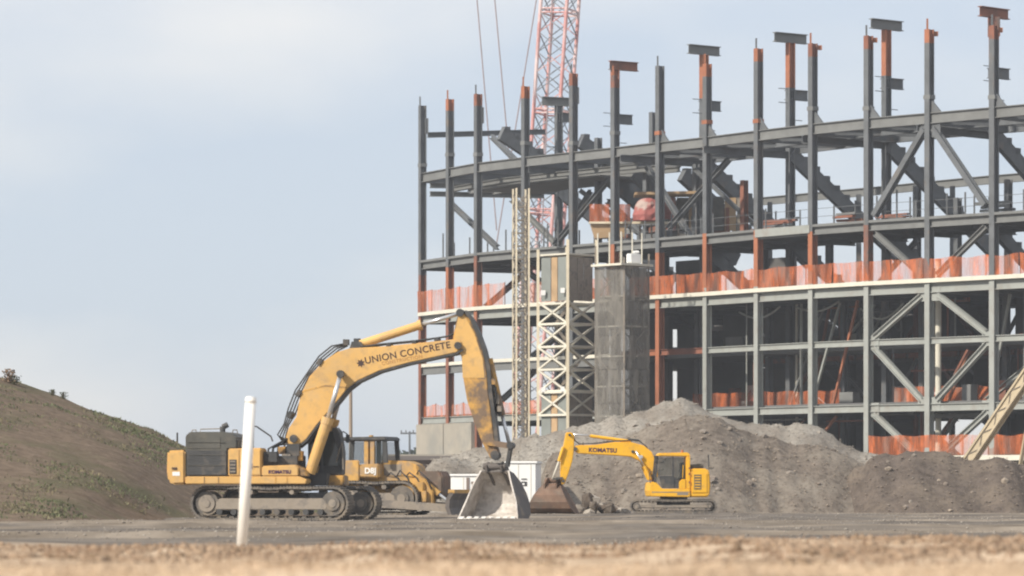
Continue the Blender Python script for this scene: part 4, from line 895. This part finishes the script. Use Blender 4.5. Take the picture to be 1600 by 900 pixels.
mb = MB(); mb.cyl(PV(800, 695, -.5), PV(800, 695, .5), .12, 12); hp_(mb, 'pin', 'dark_metal')
for j in range(4):
    mb = MB(); w = -.3 + .2 * j; mb.tube([PV(764, 580 + 8 * j, w), PV(773, 596, w), PV(778 + 2 * j, 620, w), PV(774, 640 + 5 * j, w)], .03); hp_(mb, 'hose', 'rubber', smooth=True)
mb = MB()
for j in range(10): mb.box(PV(770 + j * 1.6 + random.uniform(-2, 2), 590 + j * 6, random.uniform(-.3, .1)), (.14, .2, .2), random.choice(('dark_metal', 'dusty_metal', 'white_paint', 'dirty_yellow')))
hp_(mb, 'pipe_fittings')
make_bucket(HS_, PV(776, 812, .0), R(180 + 74), 1.78, 2.2, 1.65, 'bucket_worn', 'shaded_steel', 8, 'tooth', 0, .55)

# ------------------------------------------------------------------ small excavator
S2 = 34.5; DS = F / S2
se = empty('small_excavator', ((1052 - 800) / S2, DS, ground_z(7, DS) if DS < 175 else 0)); tag(se, 'small bright yellow excavator with a cab and a rusty bucket', 'excavator')
U2 = empty('undercarriage', (0, 0, 0), R(-2), se)
for y in (-.95, .95): crawler(U2, 3.95, .68, .5, y, .17, 'track', .02, 6)
mb = MB(); mb.box((0, 0, .5), (1.5, 1.6, .3)); mb.build('car_body', 'dark_metal', U2)
def Q(x, y): return ((x - 1052) / S2, (804 - y) / S2)
def QV(x, y, w): u, v = Q(x, y); return Vector((u, w, v))
def QQ(l): return [Q(x, y) for x, y in l]
H2 = empty('house', (0, 0, 0), R(4), se)
def sp_(mb, name, m=None, bevel=0, parent=None, smooth=False): return mb.build(name, m, parent or H2, None, bevel, smooth)
mb = MB(); mb.cyl(QV(1053, 784, 0), QV(1053, 777, 0), .62, 24); sp_(mb, 'slew_ring', 'dark_metal')
mb = MB(); mb.prism(QQ([(1013, 777), (1011, 768), (1012, 755), (1020, 754), (1030, 765), (1074, 765), (1074, 778)]), -1.2, 1.2); sp_(mb, 'deck_frame', 'small_yellow', .03)
mb = MB(); mb.prism(QQ([(1074, 778), (1074, 736), (1077, 733.5), (1100, 733.5), (1104, 738), (1105.5, 760), (1104, 776), (1098, 778)]), -1.15, 1.2); sp_(mb, 'counterweight', 'small_yellow', .08)
mb = MB(); mb.prism(QQ([(1077, 771), (1077, 741), (1100, 741), (1100, 771)]), -1.185, -1.14); sp_(mb, 'engine_door', 'small_yellow', .01)
mb = MB(); mb.prism(QQ([(1080, 766), (1080, 743), (1091, 743), (1091, 766)]), -1.20, -1.18); sp_(mb, 'vent_grille', 'hood_grey')
for j in range(5):
    mb = MB(); mb.box(QV(1085.5, 746 + j * 4.3, -1.205), (.26, .02, .05)); sp_(mb, 'vent_slat', 'small_yellow')
for y in (733, 742, 755):
    mb = MB(); mb.box(QV(1072.5, y, -1.22), (.07, .03, .09)); sp_(mb, 'hinge', 'rust')
mb = MB(); mb.prism(QQ([(1076, 733), (1078, 727), (1095, 726), (1098, 733)]), -.7, .9); sp_(mb, 'engine_top', 'hood_grey', .04)
mb = MB(); mb.cyl(QV(1104, 735, -.9), QV(1103.5, 712, -.9), .03, 8); sp_(mb, 'antenna', 'dark_metal')
# cab: floor, roof, pillars and panes around an open inside
cabz = (-1.15, -.15)
mb = MB(); mb.prism(QQ([(1023, 714), (1026, 709.5), (1070, 708.5), (1074, 712), (1074, 715)]), *cabz); sp_(mb, 'cab_roof', 'small_yellow', .03)
mb = MB(); mb.prism(QQ([(1067.5, 765), (1067.5, 715), (1074, 715), (1074, 765)]), *cabz); sp_(mb, 'cab_pillar', 'small_yellow', .02)
for x0, x1 in (((1019, 755), (1023, 714)), ((1047, 762), (1047, 715))):
    for w in (cabz if x0[0] < 1040 else cabz[:1]):
        mb = MB(); mb.bar(QV(*x0, w), QV(*x1, w), .09, .09); sp_(mb, 'cab_pillar', 'dark_metal')
mb = MB(); mb.prism(QQ([(1021, 752), (1024, 715.5), (1067, 715.5), (1067, 752), (1060, 764), (1030, 764)]), -.19, -.15); sp_(mb, 'window', 'pane')
mb = MB(); mb.prism(QQ([(1030, 764), (1025, 745), (1046, 745), (1056, 752), (1056, 764)]), -1.158, -1.12); sp_(mb, 'cab_door', 'dark_metal', .01)
mb = MB(); mb.prism(QQ([(1056.5, 765), (1056.5, 754), (1061, 750), (1067, 750), (1067, 765)]), -1.165, -1.1); sp_(mb, 'cab_skirt', 'small_yellow', .02)
for pr in ([(1024, 744), (1026, 716), (1045, 716), (1045, 744)], [(1048.5, 749), (1048.5, 716), (1066, 716), (1066, 749)]):
    mb = MB(); mb.prism(QQ(pr), -1.145, -1.135); sp_(mb, 'window', 'pane')
mb = MB(); mb.box(QV(1058, 752, -.6), (.5, .5, .2)); mb.box(QV(1063, 738, -.6), (.16, .45, .8)); sp_(mb, 'seat', 'dark_metal', .03)
mb = MB(); mb.box(QV(1019.5, 718, -1.25), (.12, .06, .25)); mb.bar(QV(1019.5, 722, -1.22), QV(1022, 728, -1.15), .03, .03); sp_(mb, 'mirror', 'dark_metal')
text('KOMATSU', .26, QV(918.5, 707.2, -.186), (R(90), R(1.5), 0), 'letter_violet', H2, bold=.01, spacing=1.08)
sb = [(1022, 752), (1012, 752), (1008, 733), (1000, 722), (985, 715), (960, 713), (902, 710), (896, 704), (898, 698), (904, 697), (930, 696.5), (960, 692), (985, 692), (1005, 697.5), (1017, 707), (1024, 720), (1028, 745)]
mb = MB(); mb.prism(QQ(sb), -.18, .30); sp_(mb, 'boom', 'small_yellow', .03)
for w in (-.28, .42):
    mb = MB(); mb.cyl(QV(1015, 750, w), QV(1006, 730, w), .09, 12); sp_(mb, 'boom_cylinder', 'small_yellow')
    mb = MB(); mb.cyl(QV(1006, 730, w), QV(992, 706, w), .045, 10); sp_(mb, 'cylinder_rod', 'chrome', smooth=True)
mb = MB(); mb.cyl(QV(985, 691, .06), QV(922, 682.5, .06), .075, 12); sp_(mb, 'arm_cylinder', 'small_yellow')
mb = MB(); mb.cyl(QV(922, 682.5, .06), QV(891, 679.5, .06), .04, 10); sp_(mb, 'cylinder_rod', 'chrome', smooth=True)
mb = MB(); mb.prism(QQ([(884, 677), (893, 677), (896.5, 684), (896, 705), (893.5, 722), (887, 742), (881, 758), (876, 758), (875, 740), (876, 718), (880, 698)]), -.14, .27); sp_(mb, 'arm', 'small_yellow', .03)
mb = MB(); mb.cyl(QV(879, 700, -.2), QV(872, 722, -.2), .07, 12); sp_(mb, 'bucket_cylinder', 'small_yellow')
mb = MB(); mb.cyl(QV(872, 722, -.2), QV(862, 750, -.2), .04, 10); sp_(mb, 'cylinder_rod', 'slab_edge', smooth=True)
mb = MB(); mb.bar(QV(862, 750, -.1), QV(878, 748, -.1), .3, .1); sp_(mb, 'link', 'dark_metal')
for j in range(3):
    w = -.05 + .1 * j; mb = MB(); mb.tube([QV(1018, 722 - j, w), QV(1010, 699, w), QV(998, 690.5 - j, w), QV(985, 689 - j, w), QV(960, 690.5, w), QV(930, 694, w), QV(905, 695, w), QV(898, 690, w), QV(896, 684, w)], .022); sp_(mb, 'hose', 'rubber', smooth=True)
for x, y, r in ((1017, 746, .08), (898, 703, .085), (988, 707, .07), (889, 681, .06), (879, 753, .07)):
    mb = MB(); mb.cyl(QV(x, y, -.24), QV(x, y, .36), r, 12); sp_(mb, 'pin', 'dark_metal')
mb = MB(); mb.tube([QV(1012, 757, -1.1), QV(1010, 742, -1.1), QV(1013, 738, -1.1), QV(1018, 740, -1.1), QV(1019, 755, -1.1)], .02); sp_(mb, 'grab_rail', 'dark_metal')
mb = MB(); mb.tube([QV(1062, 748, -1.2), QV(1063, 728, -1.2)], .016); sp_(mb, 'door_handle', 'small_yellow')
mb = MB(); mb.box(QV(1000, 715, -.25), (.16, .12, .14)); sp_(mb, 'work_lamp', 'chrome')
mb = MB(); mb.cyl(QV(1064, 709, -.5), QV(1064, 704.5, -.5), .06, 10); sp_(mb, 'beacon', 'primer')
mb = MB(); mb.prism(QQ([(1014, 771), (1014, 769.5), (1073, 769.5), (1073, 771)]), -1.206, -1.19); sp_(mb, 'panel_seam', 'dusty_metal')
mb = MB(); mb.box(QV(1062, 773, -1.205), (.5, .012, .1)); sp_(mb, 'model_decal', 'dusty_metal')
make_bucket(H2, QV(864, 804, .3), R(66), 1.42, 2.05, 1.35, 'bucket_rust', 'bucket_rust', 6, 'dusty_metal', R(6), .72)

# ------------------------------------------------------------------ bulldozer behind the large excavator
S3 = 37.5; DZ = F / S3
dz = empty('bulldozer', ((600 - 800) / S3, DZ, 0), R(-14)); dz.scale = (1.08, 1.08, 1.08); tag(dz, 'dusty yellow bulldozer parked behind the large excavator', 'bulldozer')
for y in (-1.1, 1.1): crawler(dz, 3.5, 1.35, .6, y, .22, n_roll=6)
def Z(x, y): return ((x - 600) / S3, (806 - y) / S3)
def ZV(x, y, w): u, v = Z(x, y); return Vector((u, w, v))
def ZZ(l): return [Z(x, y) for x, y in l]
def zp(mb, name, m=None, bevel=0, smooth=False): return mb.build(name, m, dz, None, bevel, smooth)
mb = MB(); mb.prism(ZZ([(545, 790), (545, 748), (660, 748), (670, 760), (670, 790)]), -.75, .75); zp(mb, 'hull', 'dozer_yellow', .04)
mb = MB(); mb.prism(ZZ([(545, 750), (548, 733), (604, 731), (604, 752)]), -1.1, 1.1); zp(mb, 'fender', 'dozer_yellow', .05)
mb = MB(); mb.prism(ZZ([(600, 750), (600, 726), (640, 727), (655, 733), (660, 750)]), -.55, .55); zp(mb, 'engine_hood', 'dozer_yellow', .05)
mb = MB(); mb.prism(ZZ([(606, 748), (606, 732), (632, 732), (632, 748)]), -.57, -.54); zp(mb, 'side_panel', 'dusty_metal', .01)
mb = MB(); mb.prism(ZZ([(660, 782), (660, 742), (690, 742), (694, 750), (694, 782)]), -.62, .62); zp(mb, 'radiator_guard', 'bucket_rust', .05)
for a_, b_ in (((541, 735), (543, 697)), ((583, 732), (583, 697)), ((592, 732), (592, 697)), ((612, 730), (610, 697))):
    for w in (-.85, .85):
        mb = MB(); mb.bar(ZV(*a_, w), ZV(*b_, w), .16, .13); zp(mb, 'cab_pillar', 'dark_metal' if a_[0] in (612,) or w > 0 else 'dozer_yellow')
mb = MB(); mb.prism(ZZ([(538, 698), (540, 693), (612, 692), (615, 698)]), -1.0, 1.0); zp(mb, 'cab_roof', 'dark_metal', .04)
for x0, x1, w in ((545, 560, -.84), (564, 580, -.84), (594, 608, -.84), (545, 608, .84)):
    mb = MB(); mb.prism(ZZ([(x0, 731), (x0, 699), (x1, 699), (x1, 731)]), w - .015, w + .015); zp(mb, 'window', 'pane')
mb = MB(); mb.cyl(ZV(588, 735, -.5), ZV(586, 690, -.5), .09, 12); mb.box(ZV(588, 720, -.6), (.25, .2, .8)); zp(mb, 'exhaust', 'dozer_yellow')
mb = MB(); mb.box(ZV(562, 745, -1.12), (.7, .08, 1.0)); zp(mb, 'battery_box', 'dozer_yellow', .03)
text('D8J', .30, ZV(583, 745, -1.125), (R(90), 0, 0), 'letter_white', dz, bold=.012, spacing=1.05)
for w in (-.75, .75):
    mb = MB(); mb.cyl(ZV(655, 748, w), ZV(690, 775, w), .12, 12); zp(mb, 'lift_cylinder', 'dozer_yellow')
    mb = MB(); mb.cyl(ZV(690, 775, w), ZV(712, 792, w), .06, 10); zp(mb, 'cylinder_rod', 'chrome')
for w in (-1.45, 1.45):
    mb = MB(); mb.bar(ZV(600, 788, w), ZV(715, 795, w), .22, .3); zp(mb, 'push_arm', 'dusty_metal')
mb = MB(); bp = ZZ([(718, 772), (712, 782), (711, 794), (716, 806), (722, 808), (717, 794), (718, 783), (724, 773)]); mb.prism(bp, -1.95, 1.95); bl = zp(mb, 'blade', 'shaded_steel')  # blade toned dark for the shade on its sunless face
mb = MB(); mb.box(ZV(720, 771, 0), (.25, 3.9, .14)); zp(mb, 'blade_edge', 'dozer_yellow')
mb = MB(); mb.prism(ZZ([(640, 790), (646, 752), (672, 752), (684, 772), (684, 790)]), -1.0, -.65); mb.box(ZV(662, 765, -1.05), (.5, .2, .4)); zp(mb, 'trunnion', 'dozer_yellow', .04)
for j in range(7):
    mb = MB(); x = random.uniform(618, 690); y = random.uniform(752, 788); mb.box(ZV(x, y, random.uniform(-1.2, -.8)), (random.uniform(.15, .5), .2, random.uniform(.15, .45))); zp(mb, 'bracket', random.choice(('dozer_yellow', 'dusty_metal', 'dark_metal')), .02)
for j in range(4):
    mb = MB(); x = 612 + 14 * j; mb.tube([ZV(x, 750, -.7), ZV(x + 8, 744 - 3 * (j % 2), -.95), ZV(x + 20, 752, -1.0), ZV(x + 28, 768, -1.0)], .03); zp(mb, 'hose', 'rubber', smooth=True)

# ------------------------------------------------------------------ white trailers, shed, poles, trees
def trailer(label, x0, x1, y0, y1, D, depth, windows, sign=None):
    s = D / F; c = at((x0 + x1) / 2, y1, D); w = (x1 - x0) * s; h = (y1 - y0) * s; t = empty('site_trailer', (c.x, D, c.z), R(-6)); tag(t, label, 'trailer', 'white site trailers by the piles')
    mb = MB(); mb.box((0, depth / 2, h / 2), (w, depth, h)); mb.build('body', 'white_paint', t, None, .04)
    mb = MB(); mb.box((0, depth / 2, h + .04), (w + .12, depth + .12, .12)); mb.build('roof', 'white_paint', t, None, .03)
    mb = MB(); mb.box((0, depth / 2, -.2), (w * .95, depth * .9, .4)); mb.build('skirt', 'dark_metal', t)
    for a, b in ((-w * .35, -.25), (w * .35, -.25)):
        mb = MB(); mb.cyl((a, .05, -.15), (a, .3, -.15), .33, 16); mb.build('wheel', 'rubber', t)
    for (a, b, cc, d) in windows:
        mb = MB(); mb.box((a * w - w / 2 + b * w / 2, -.02, cc * h + d * h / 2), (b * w, .05, d * h)); mb.build('window_frame', 'wall_brown', t)
    k = 1
    while k * .6 < w:
        mb = MB(); mb.box((-w / 2 + k * .6, -.006, h / 2), (.03, .02, h * .96)); mb.build('seam', 'slab_edge', t); k += 1
    if sign:
        mb = MB(); mb.box(((sign[0] - .5) * w, -.02, sign[1] * h), (.26, .03, .20)); mb.build('sign', 'dark_metal', t)
        mb = MB(); mb.box(((sign[0] - .5) * w - .02, -.04, sign[1] * h - .02), (.10, .02, .09)); mb.build('sign_mark', 'white_paint', t)
        mb = MB(); mb.box(((sign[0] - .5) * w, -.02, sign[1] * h + .22), (.26, .03, .045)); mb.build('sign_line', 'dark_metal', t)
    return t
trailer('white site trailer with a small black sign between the two excavator buckets', 790, 838, 724, 790, 182, 2.4, [], (.60, .52))
trailer('low white trailer with dark window frames left of the large bucket', 704, 766, 744, 788, 181, 2.2, [(.40, .07, .05, .9), (.52, .46, .72, .09), (.72, .04, .2, .6)])
sh = empty('low_shed', (at(700, 770, 240).x, 240, 0)); tag(sh, 'low brown shed with a flat dark roof behind the bulldozer', 'shed')
s = 240 / F; w = 190 * s
mb = MB(); mb.box((0, 4, 1.5), (w, 8, 3.0)); mb.build('wall', 'wall_brown', sh)
mb = MB(); mb.box((-.2, 4, 3.12), (w + .6, 9, .26)); mb.build('roof', 'roof_brown', sh)
mb = MB(); mb.box((-.2, 4, 3.3), (w + .3, 8.4, .10)); mb.build('roof_cap', 'concrete', sh)
for k in range(6):
    mb = MB(); mb.box((-w / 2 + .9 + 1.25 * k, -.03, 1.9), (.5, .06, .7)); mb.build('window', 'glass', sh)
def pole(label, x, ytop, D, r, arm=None, m='wood_pole'):
    b = at(x, 770, D); b.z = 0; zt = CAM_H + (HOR - ytop) * D / F; p = empty('utility_pole', b); tag(p, label, 'pole')
    mb = MB(); mb.cyl((0, 0, -.3), (0, 0, zt), r, 10, None, r * .75); mb.build('post', m, p)
    if arm:
        mb = MB(); mb.bar((-arm, 0, zt - .25), (arm, 0, zt - .25), .16, .2); mb.build('crossarm', m, p)
        for q in (-arm * .9, -arm * .4, arm * .4, arm * .9):
            mb = MB(); mb.cyl((q, 0, zt - .15), (q, 0, zt + .15), .07, 6); mb.build('insulator', 'dark_metal', p)
pole('plain wooden pole standing behind the large excavator boom', 548, 585, 300, .16)
pole('distant pole with a crossarm left of the concrete corner', 640, 674, 480, .16, 1.15, 'steel')
pole('short dark post on the hill beside the excavator counterweight', 277, 676, 190, .06, None, 'dark_metal')
def tree(label, x, ytop, D, rad, n=900):
    b = at(x, 770, D); b.z = 0; zt = CAM_H + (HOR - ytop) * D / F; t = empty('tree', b); tag(t, label, 'tree', 'distant trees beyond the shed')
    mb = MB(); mb.cyl((0, 0, -.2), (.2, 0, zt * .7), .28, 8, None, .1)
    for k in range(5):
        a = k * 1.3; mb.cyl((.1, 0, zt * (.3 + .06 * k)), (rad * .6 * math.cos(a), rad * .6 * math.sin(a), zt * (.55 + .07 * k)), .1, 6, None, .04)
    mb.build('trunk', 'bark', t)
    cl = [(rng.normal(0, .42, 3) * np.array([rad, rad, zt * .22]) + np.array([0, 0, zt * .62])) for _ in range(16)]; vs = []; fs = []
    for k in range(n):
        c = cl[rng.integers(16)] + rng.normal(0, .30, 3) * rad * .62; c[2] = min(c[2], zt - .1 * rng.random()); q = .32 * rng.uniform(.5, 1.2); a = rng.normal(size=3); a /= np.linalg.norm(a); b2 = np.cross(a, [0.3, .5, .8]); b2 /= np.linalg.norm(b2)
        vs += [c - a * q, c + b2 * q * .6, c + a * q, c - b2 * q * .6]; fs.append((4 * k, 4 * k + 1, 4 * k + 2, 4 * k + 3))
    o = np_mesh('crown', vs, fs, 'leaf'); o.parent = t
tree('small distant tree nearest the bulldozer cab roof', 621, 701, 560, 1.4)
tree('broad distant tree under the pole with the crossarm', 640, 694, 560, 2.2, 1400)
tree('distant tree half hidden by the concrete corner panels', 656, 699, 565, 2.0, 1200)

# ------------------------------------------------------------------ broken concrete beside the small bucket
rb_ = empty('rubble_heap', at(935, 800, 176)); rb_.location.z = 0; tag(rb_, 'heap of broken concrete and rocks between the small bucket and its tracks', 'rubble')
for k in range(34):
    u = random.uniform(-1.35, 1.3); hmax = max(.15, 1.0 - abs(u + .5) * .65); bm = bmesh.new(); bmesh.ops.create_icosphere(bm, subdivisions=1, radius=random.uniform(.14, .42))
    sc = (random.uniform(.7, 1.4), random.uniform(.7, 1.2), random.uniform(.5, 1.0))
    for v in bm.verts: v.co = Vector((v.co.x * sc[0], v.co.y * sc[1], v.co.z * sc[2])) * random.uniform(.75, 1.2)
    me = bpy.data.meshes.new('rock'); bm.to_mesh(me); bm.free(); me.materials.append(MATS[random.choice(('stone', 'stone_light', 'dirt', 'dark_dirt'))])
    o = bpy.data.objects.new('rock', me); col.objects.link(o); o.parent = rb_; o.location = (u, random.uniform(-.2, 1.4), random.uniform(.0, 1) ** 1.4 * hmax); o.rotation_euler = (random.random() * 3, random.random() * 3, random.random() * 3)

# ------------------------------------------------------------------ white pipe in the foreground
b = at(376, 862, 60); b.z = ground_z(b.x, 60) - .25; tp = at(392, 622, 60); pr_ = .085
pp = empty('marker_pipe', b); tag(pp, 'leaning white plastic pipe standing in the foreground grass', 'pipe'); d = tp - b
mb = MB(); mb.cyl((0, 0, 0), d, pr_, 24, None); mb.build('tube', 'pvc', pp, smooth=False)
mb = MB(); mb.cyl(d * .97, d * 1.0, pr_ * 1.02, 24); mb.cyl(d * 1.0, d * 1.008, pr_ * 1.02, 24, None, pr_ * .75); mb.build('end_cap', 'pvc', pp)
for ch in pp.children:
    for f in ch.data.polygons: f.use_smooth = len(f.vertices) == 4

# ------------------------------------------------------------------ grass and weeds
def blades(name, pts, m, lo, hi, w, label, lean=.5):
    n = len(pts); pts = np.asarray(pts); h = rng.uniform(lo, hi, n); a = rng.uniform(0, 2 * math.pi, n); ww = w * rng.uniform(.6, 1.4, n)
    dx, dy = np.cos(a) * ww, np.sin(a) * ww; la = rng.uniform(0, 2 * math.pi, n); ll = rng.uniform(0, lean, n) * h
    z = np.zeros(n); p0 = pts + np.stack([dx, dy, z], 1); p1 = pts - np.stack([dx, dy, z], 1)
    mid = np.stack([np.cos(la) * ll * .35, np.sin(la) * ll * .35, h * .6], 1); p2 = p1 + mid; p3 = p0 + mid
    tip = pts + np.stack([np.cos(la) * ll, np.sin(la) * ll, h], 1)
    v = np.stack([p0, p1, p2, p3, tip], 1).reshape(-1, 3); i = np.arange(n)[:, None] * 5
    f = np.concatenate([i + np.array([[0, 1, 2]]), i + np.array([[0, 2, 3]]), i + np.array([[3, 2, 4]])])
    return np_mesh(name, v, f, m, 'stuff', label)
pts = []
while len(pts) < 45000:
    y = random.uniform(9, 31); x = random.uniform(-.145, .145) * y + random.uniform(-1, 1)
    if random.random() < .35 + .8 * (fbm(x, y, 4, .6, 3)): pts.append((x, y, ground_z(x, y) - .01))
blades('dry_grass', pts, 'straw', .015, .06, .005, 'tan dry grass covering the foreground', .8)
pts = []
while len(pts) < 7000:
    y = random.uniform(30, 62); x = random.uniform(-.145, .145) * y + random.uniform(-1, 1)
    if fbm(x, y, 8, .8, 3) > .22: pts.append((x, y, ground_z(x, y) - .01))
blades('brown_weeds', pts, 'brown_grass', .02, .09, .008, 'brown dead weeds along the rise in the foreground', .8)
pts = []
while len(pts) < 20000:
    x = random.uniform(-30, -7.5); y = random.uniform(112, 175); z = hill_z(x, y)
    if z > .1 and random.random() < 1.6 * (fbm(x, y * .6, 12, .22, 4) + (.06 if 160 < y < 172 else -.06)): pts.append((x, y, z - .03))
blades('hill_weeds', pts, 'weed_green', .03, .13, .022, 'green weeds growing in patches on the dirt hill', .9)
def clods(name, n, y0, y1, lo, hi, m, label, thr=-9., sc=.15):
    V = []
    while len(V) < n:
        y = random.uniform(y0, y1); x = random.uniform(-.15, .15) * y
        if fbm(x, y * .35, 21, sc, 3) > thr: V.append((x, y, ground_z(x, y)))
    vs = []; fs = []
    base = np.array([(1, 0, 0), (-1, 0, 0), (0, 1, 0), (0, -1, 0), (0, 0, 1), (0, 0, -1)], float)
    fc = np.array([(0, 2, 4), (2, 1, 4), (1, 3, 4), (3, 0, 4), (2, 0, 5), (1, 2, 5), (3, 1, 5), (0, 3, 5)])
    for k, p in enumerate(V):
        r = lo + (hi - lo) * rng.random() ** 3; a = rng.uniform(0, 6.28); ca, sa = math.cos(a), math.sin(a)
        q = (base * r * rng.uniform(.5, 1.3, (6, 3))) @ np.array([[ca, sa, 0], [-sa, ca, 0], [0, 0, .6]]); vs.append(q + np.array(p)); fs.append(fc + 6 * k)
    np_mesh(name, np.concatenate(vs), np.concatenate(fs), m, 'stuff', label)
clods('pebbles', 9000, 66, 178, .015, .075, 'stone', 'grey pebbles and dirt scattered over the level site', -.1)
clods('pale_pebbles', 3000, 66, 178, .015, .06, 'stone_light', 'pale stones scattered over the level site', 0.)
clods('dirt_clods', 9000, 31, 62, .02, .10, 'clod', 'brown dirt clods along the rise in the foreground', -.05, .5)
def shrub(label, x, y, D, h, m='weed_green', top=None):
    b = at(x, y, D); b.z = hill_z(b.x, D) - .05; t = empty('shrub', b); tag(t, label, 'shrub', 'shrubs on the hill crest')
    mb = MB()
    for k in range(5): mb.cyl((0, 0, 0), (random.uniform(-.3, .3) * h, random.uniform(-.3, .3) * h, h * random.uniform(.6, 1)), .02, 5)
    mb.build('stem', 'bark', t); vs = []; fs = []
    for k in range(160):
        c = np.array([rng.normal(0, .22) * h, rng.normal(0, .22) * h, h * rng.uniform(.1, 1)]); q = .09 * h; a = rng.normal(size=3); a /= np.linalg.norm(a); b2 = np.cross(a, [.3, .5, .8])
        vs += [c - a * q, c + b2 * q, c + a * q, c - b2 * q]; fs.append((4 * k, 4 * k + 1, 4 * k + 2, 4 * k + 3))
    o = np_mesh('foliage', vs, fs, m); o.parent = t
shrub('tall reddish shrub on the hill crest at the left edge', 14, 590, 166, .62, 'brown_grass')
shrub('dark green shrub just right of the reddish shrub on the hill', 23, 598, 166, .45)
shrub('green shrub halfway along the hill crest', 82, 625, 167, .3)
shrub('rounded green shrub lower on the hill crest', 99, 630, 167, .34)

# ------------------------------------------------------------------ dusty air
hz = MB(); hz.box((0, 300, 34), (900, 800, 70)); me = bpy.data.meshes.new('haze'); me.from_pydata(hz.v, [], hz.f)
m = bpy.data.materials.new('haze'); m.use_nodes = True; m.node_tree.nodes.clear()
vo = m.node_tree.nodes.new('ShaderNodeVolumePrincipled'); ou = m.node_tree.nodes.new('ShaderNodeOutputMaterial'); m.node_tree.links.new(vo.outputs[0], ou.inputs['Volume'])
vo.inputs['Density'].default_value = .0004; vo.inputs['Color'].default_value = (.88, .90, .93, 1); vo.inputs['Anisotropy'].default_value = .3
me.materials.append(m); ho = bpy.data.objects.new('haze', me); col.objects.link(ho); tag(ho, 'thin pale dusty haze in the air over the whole site', kind='stuff')
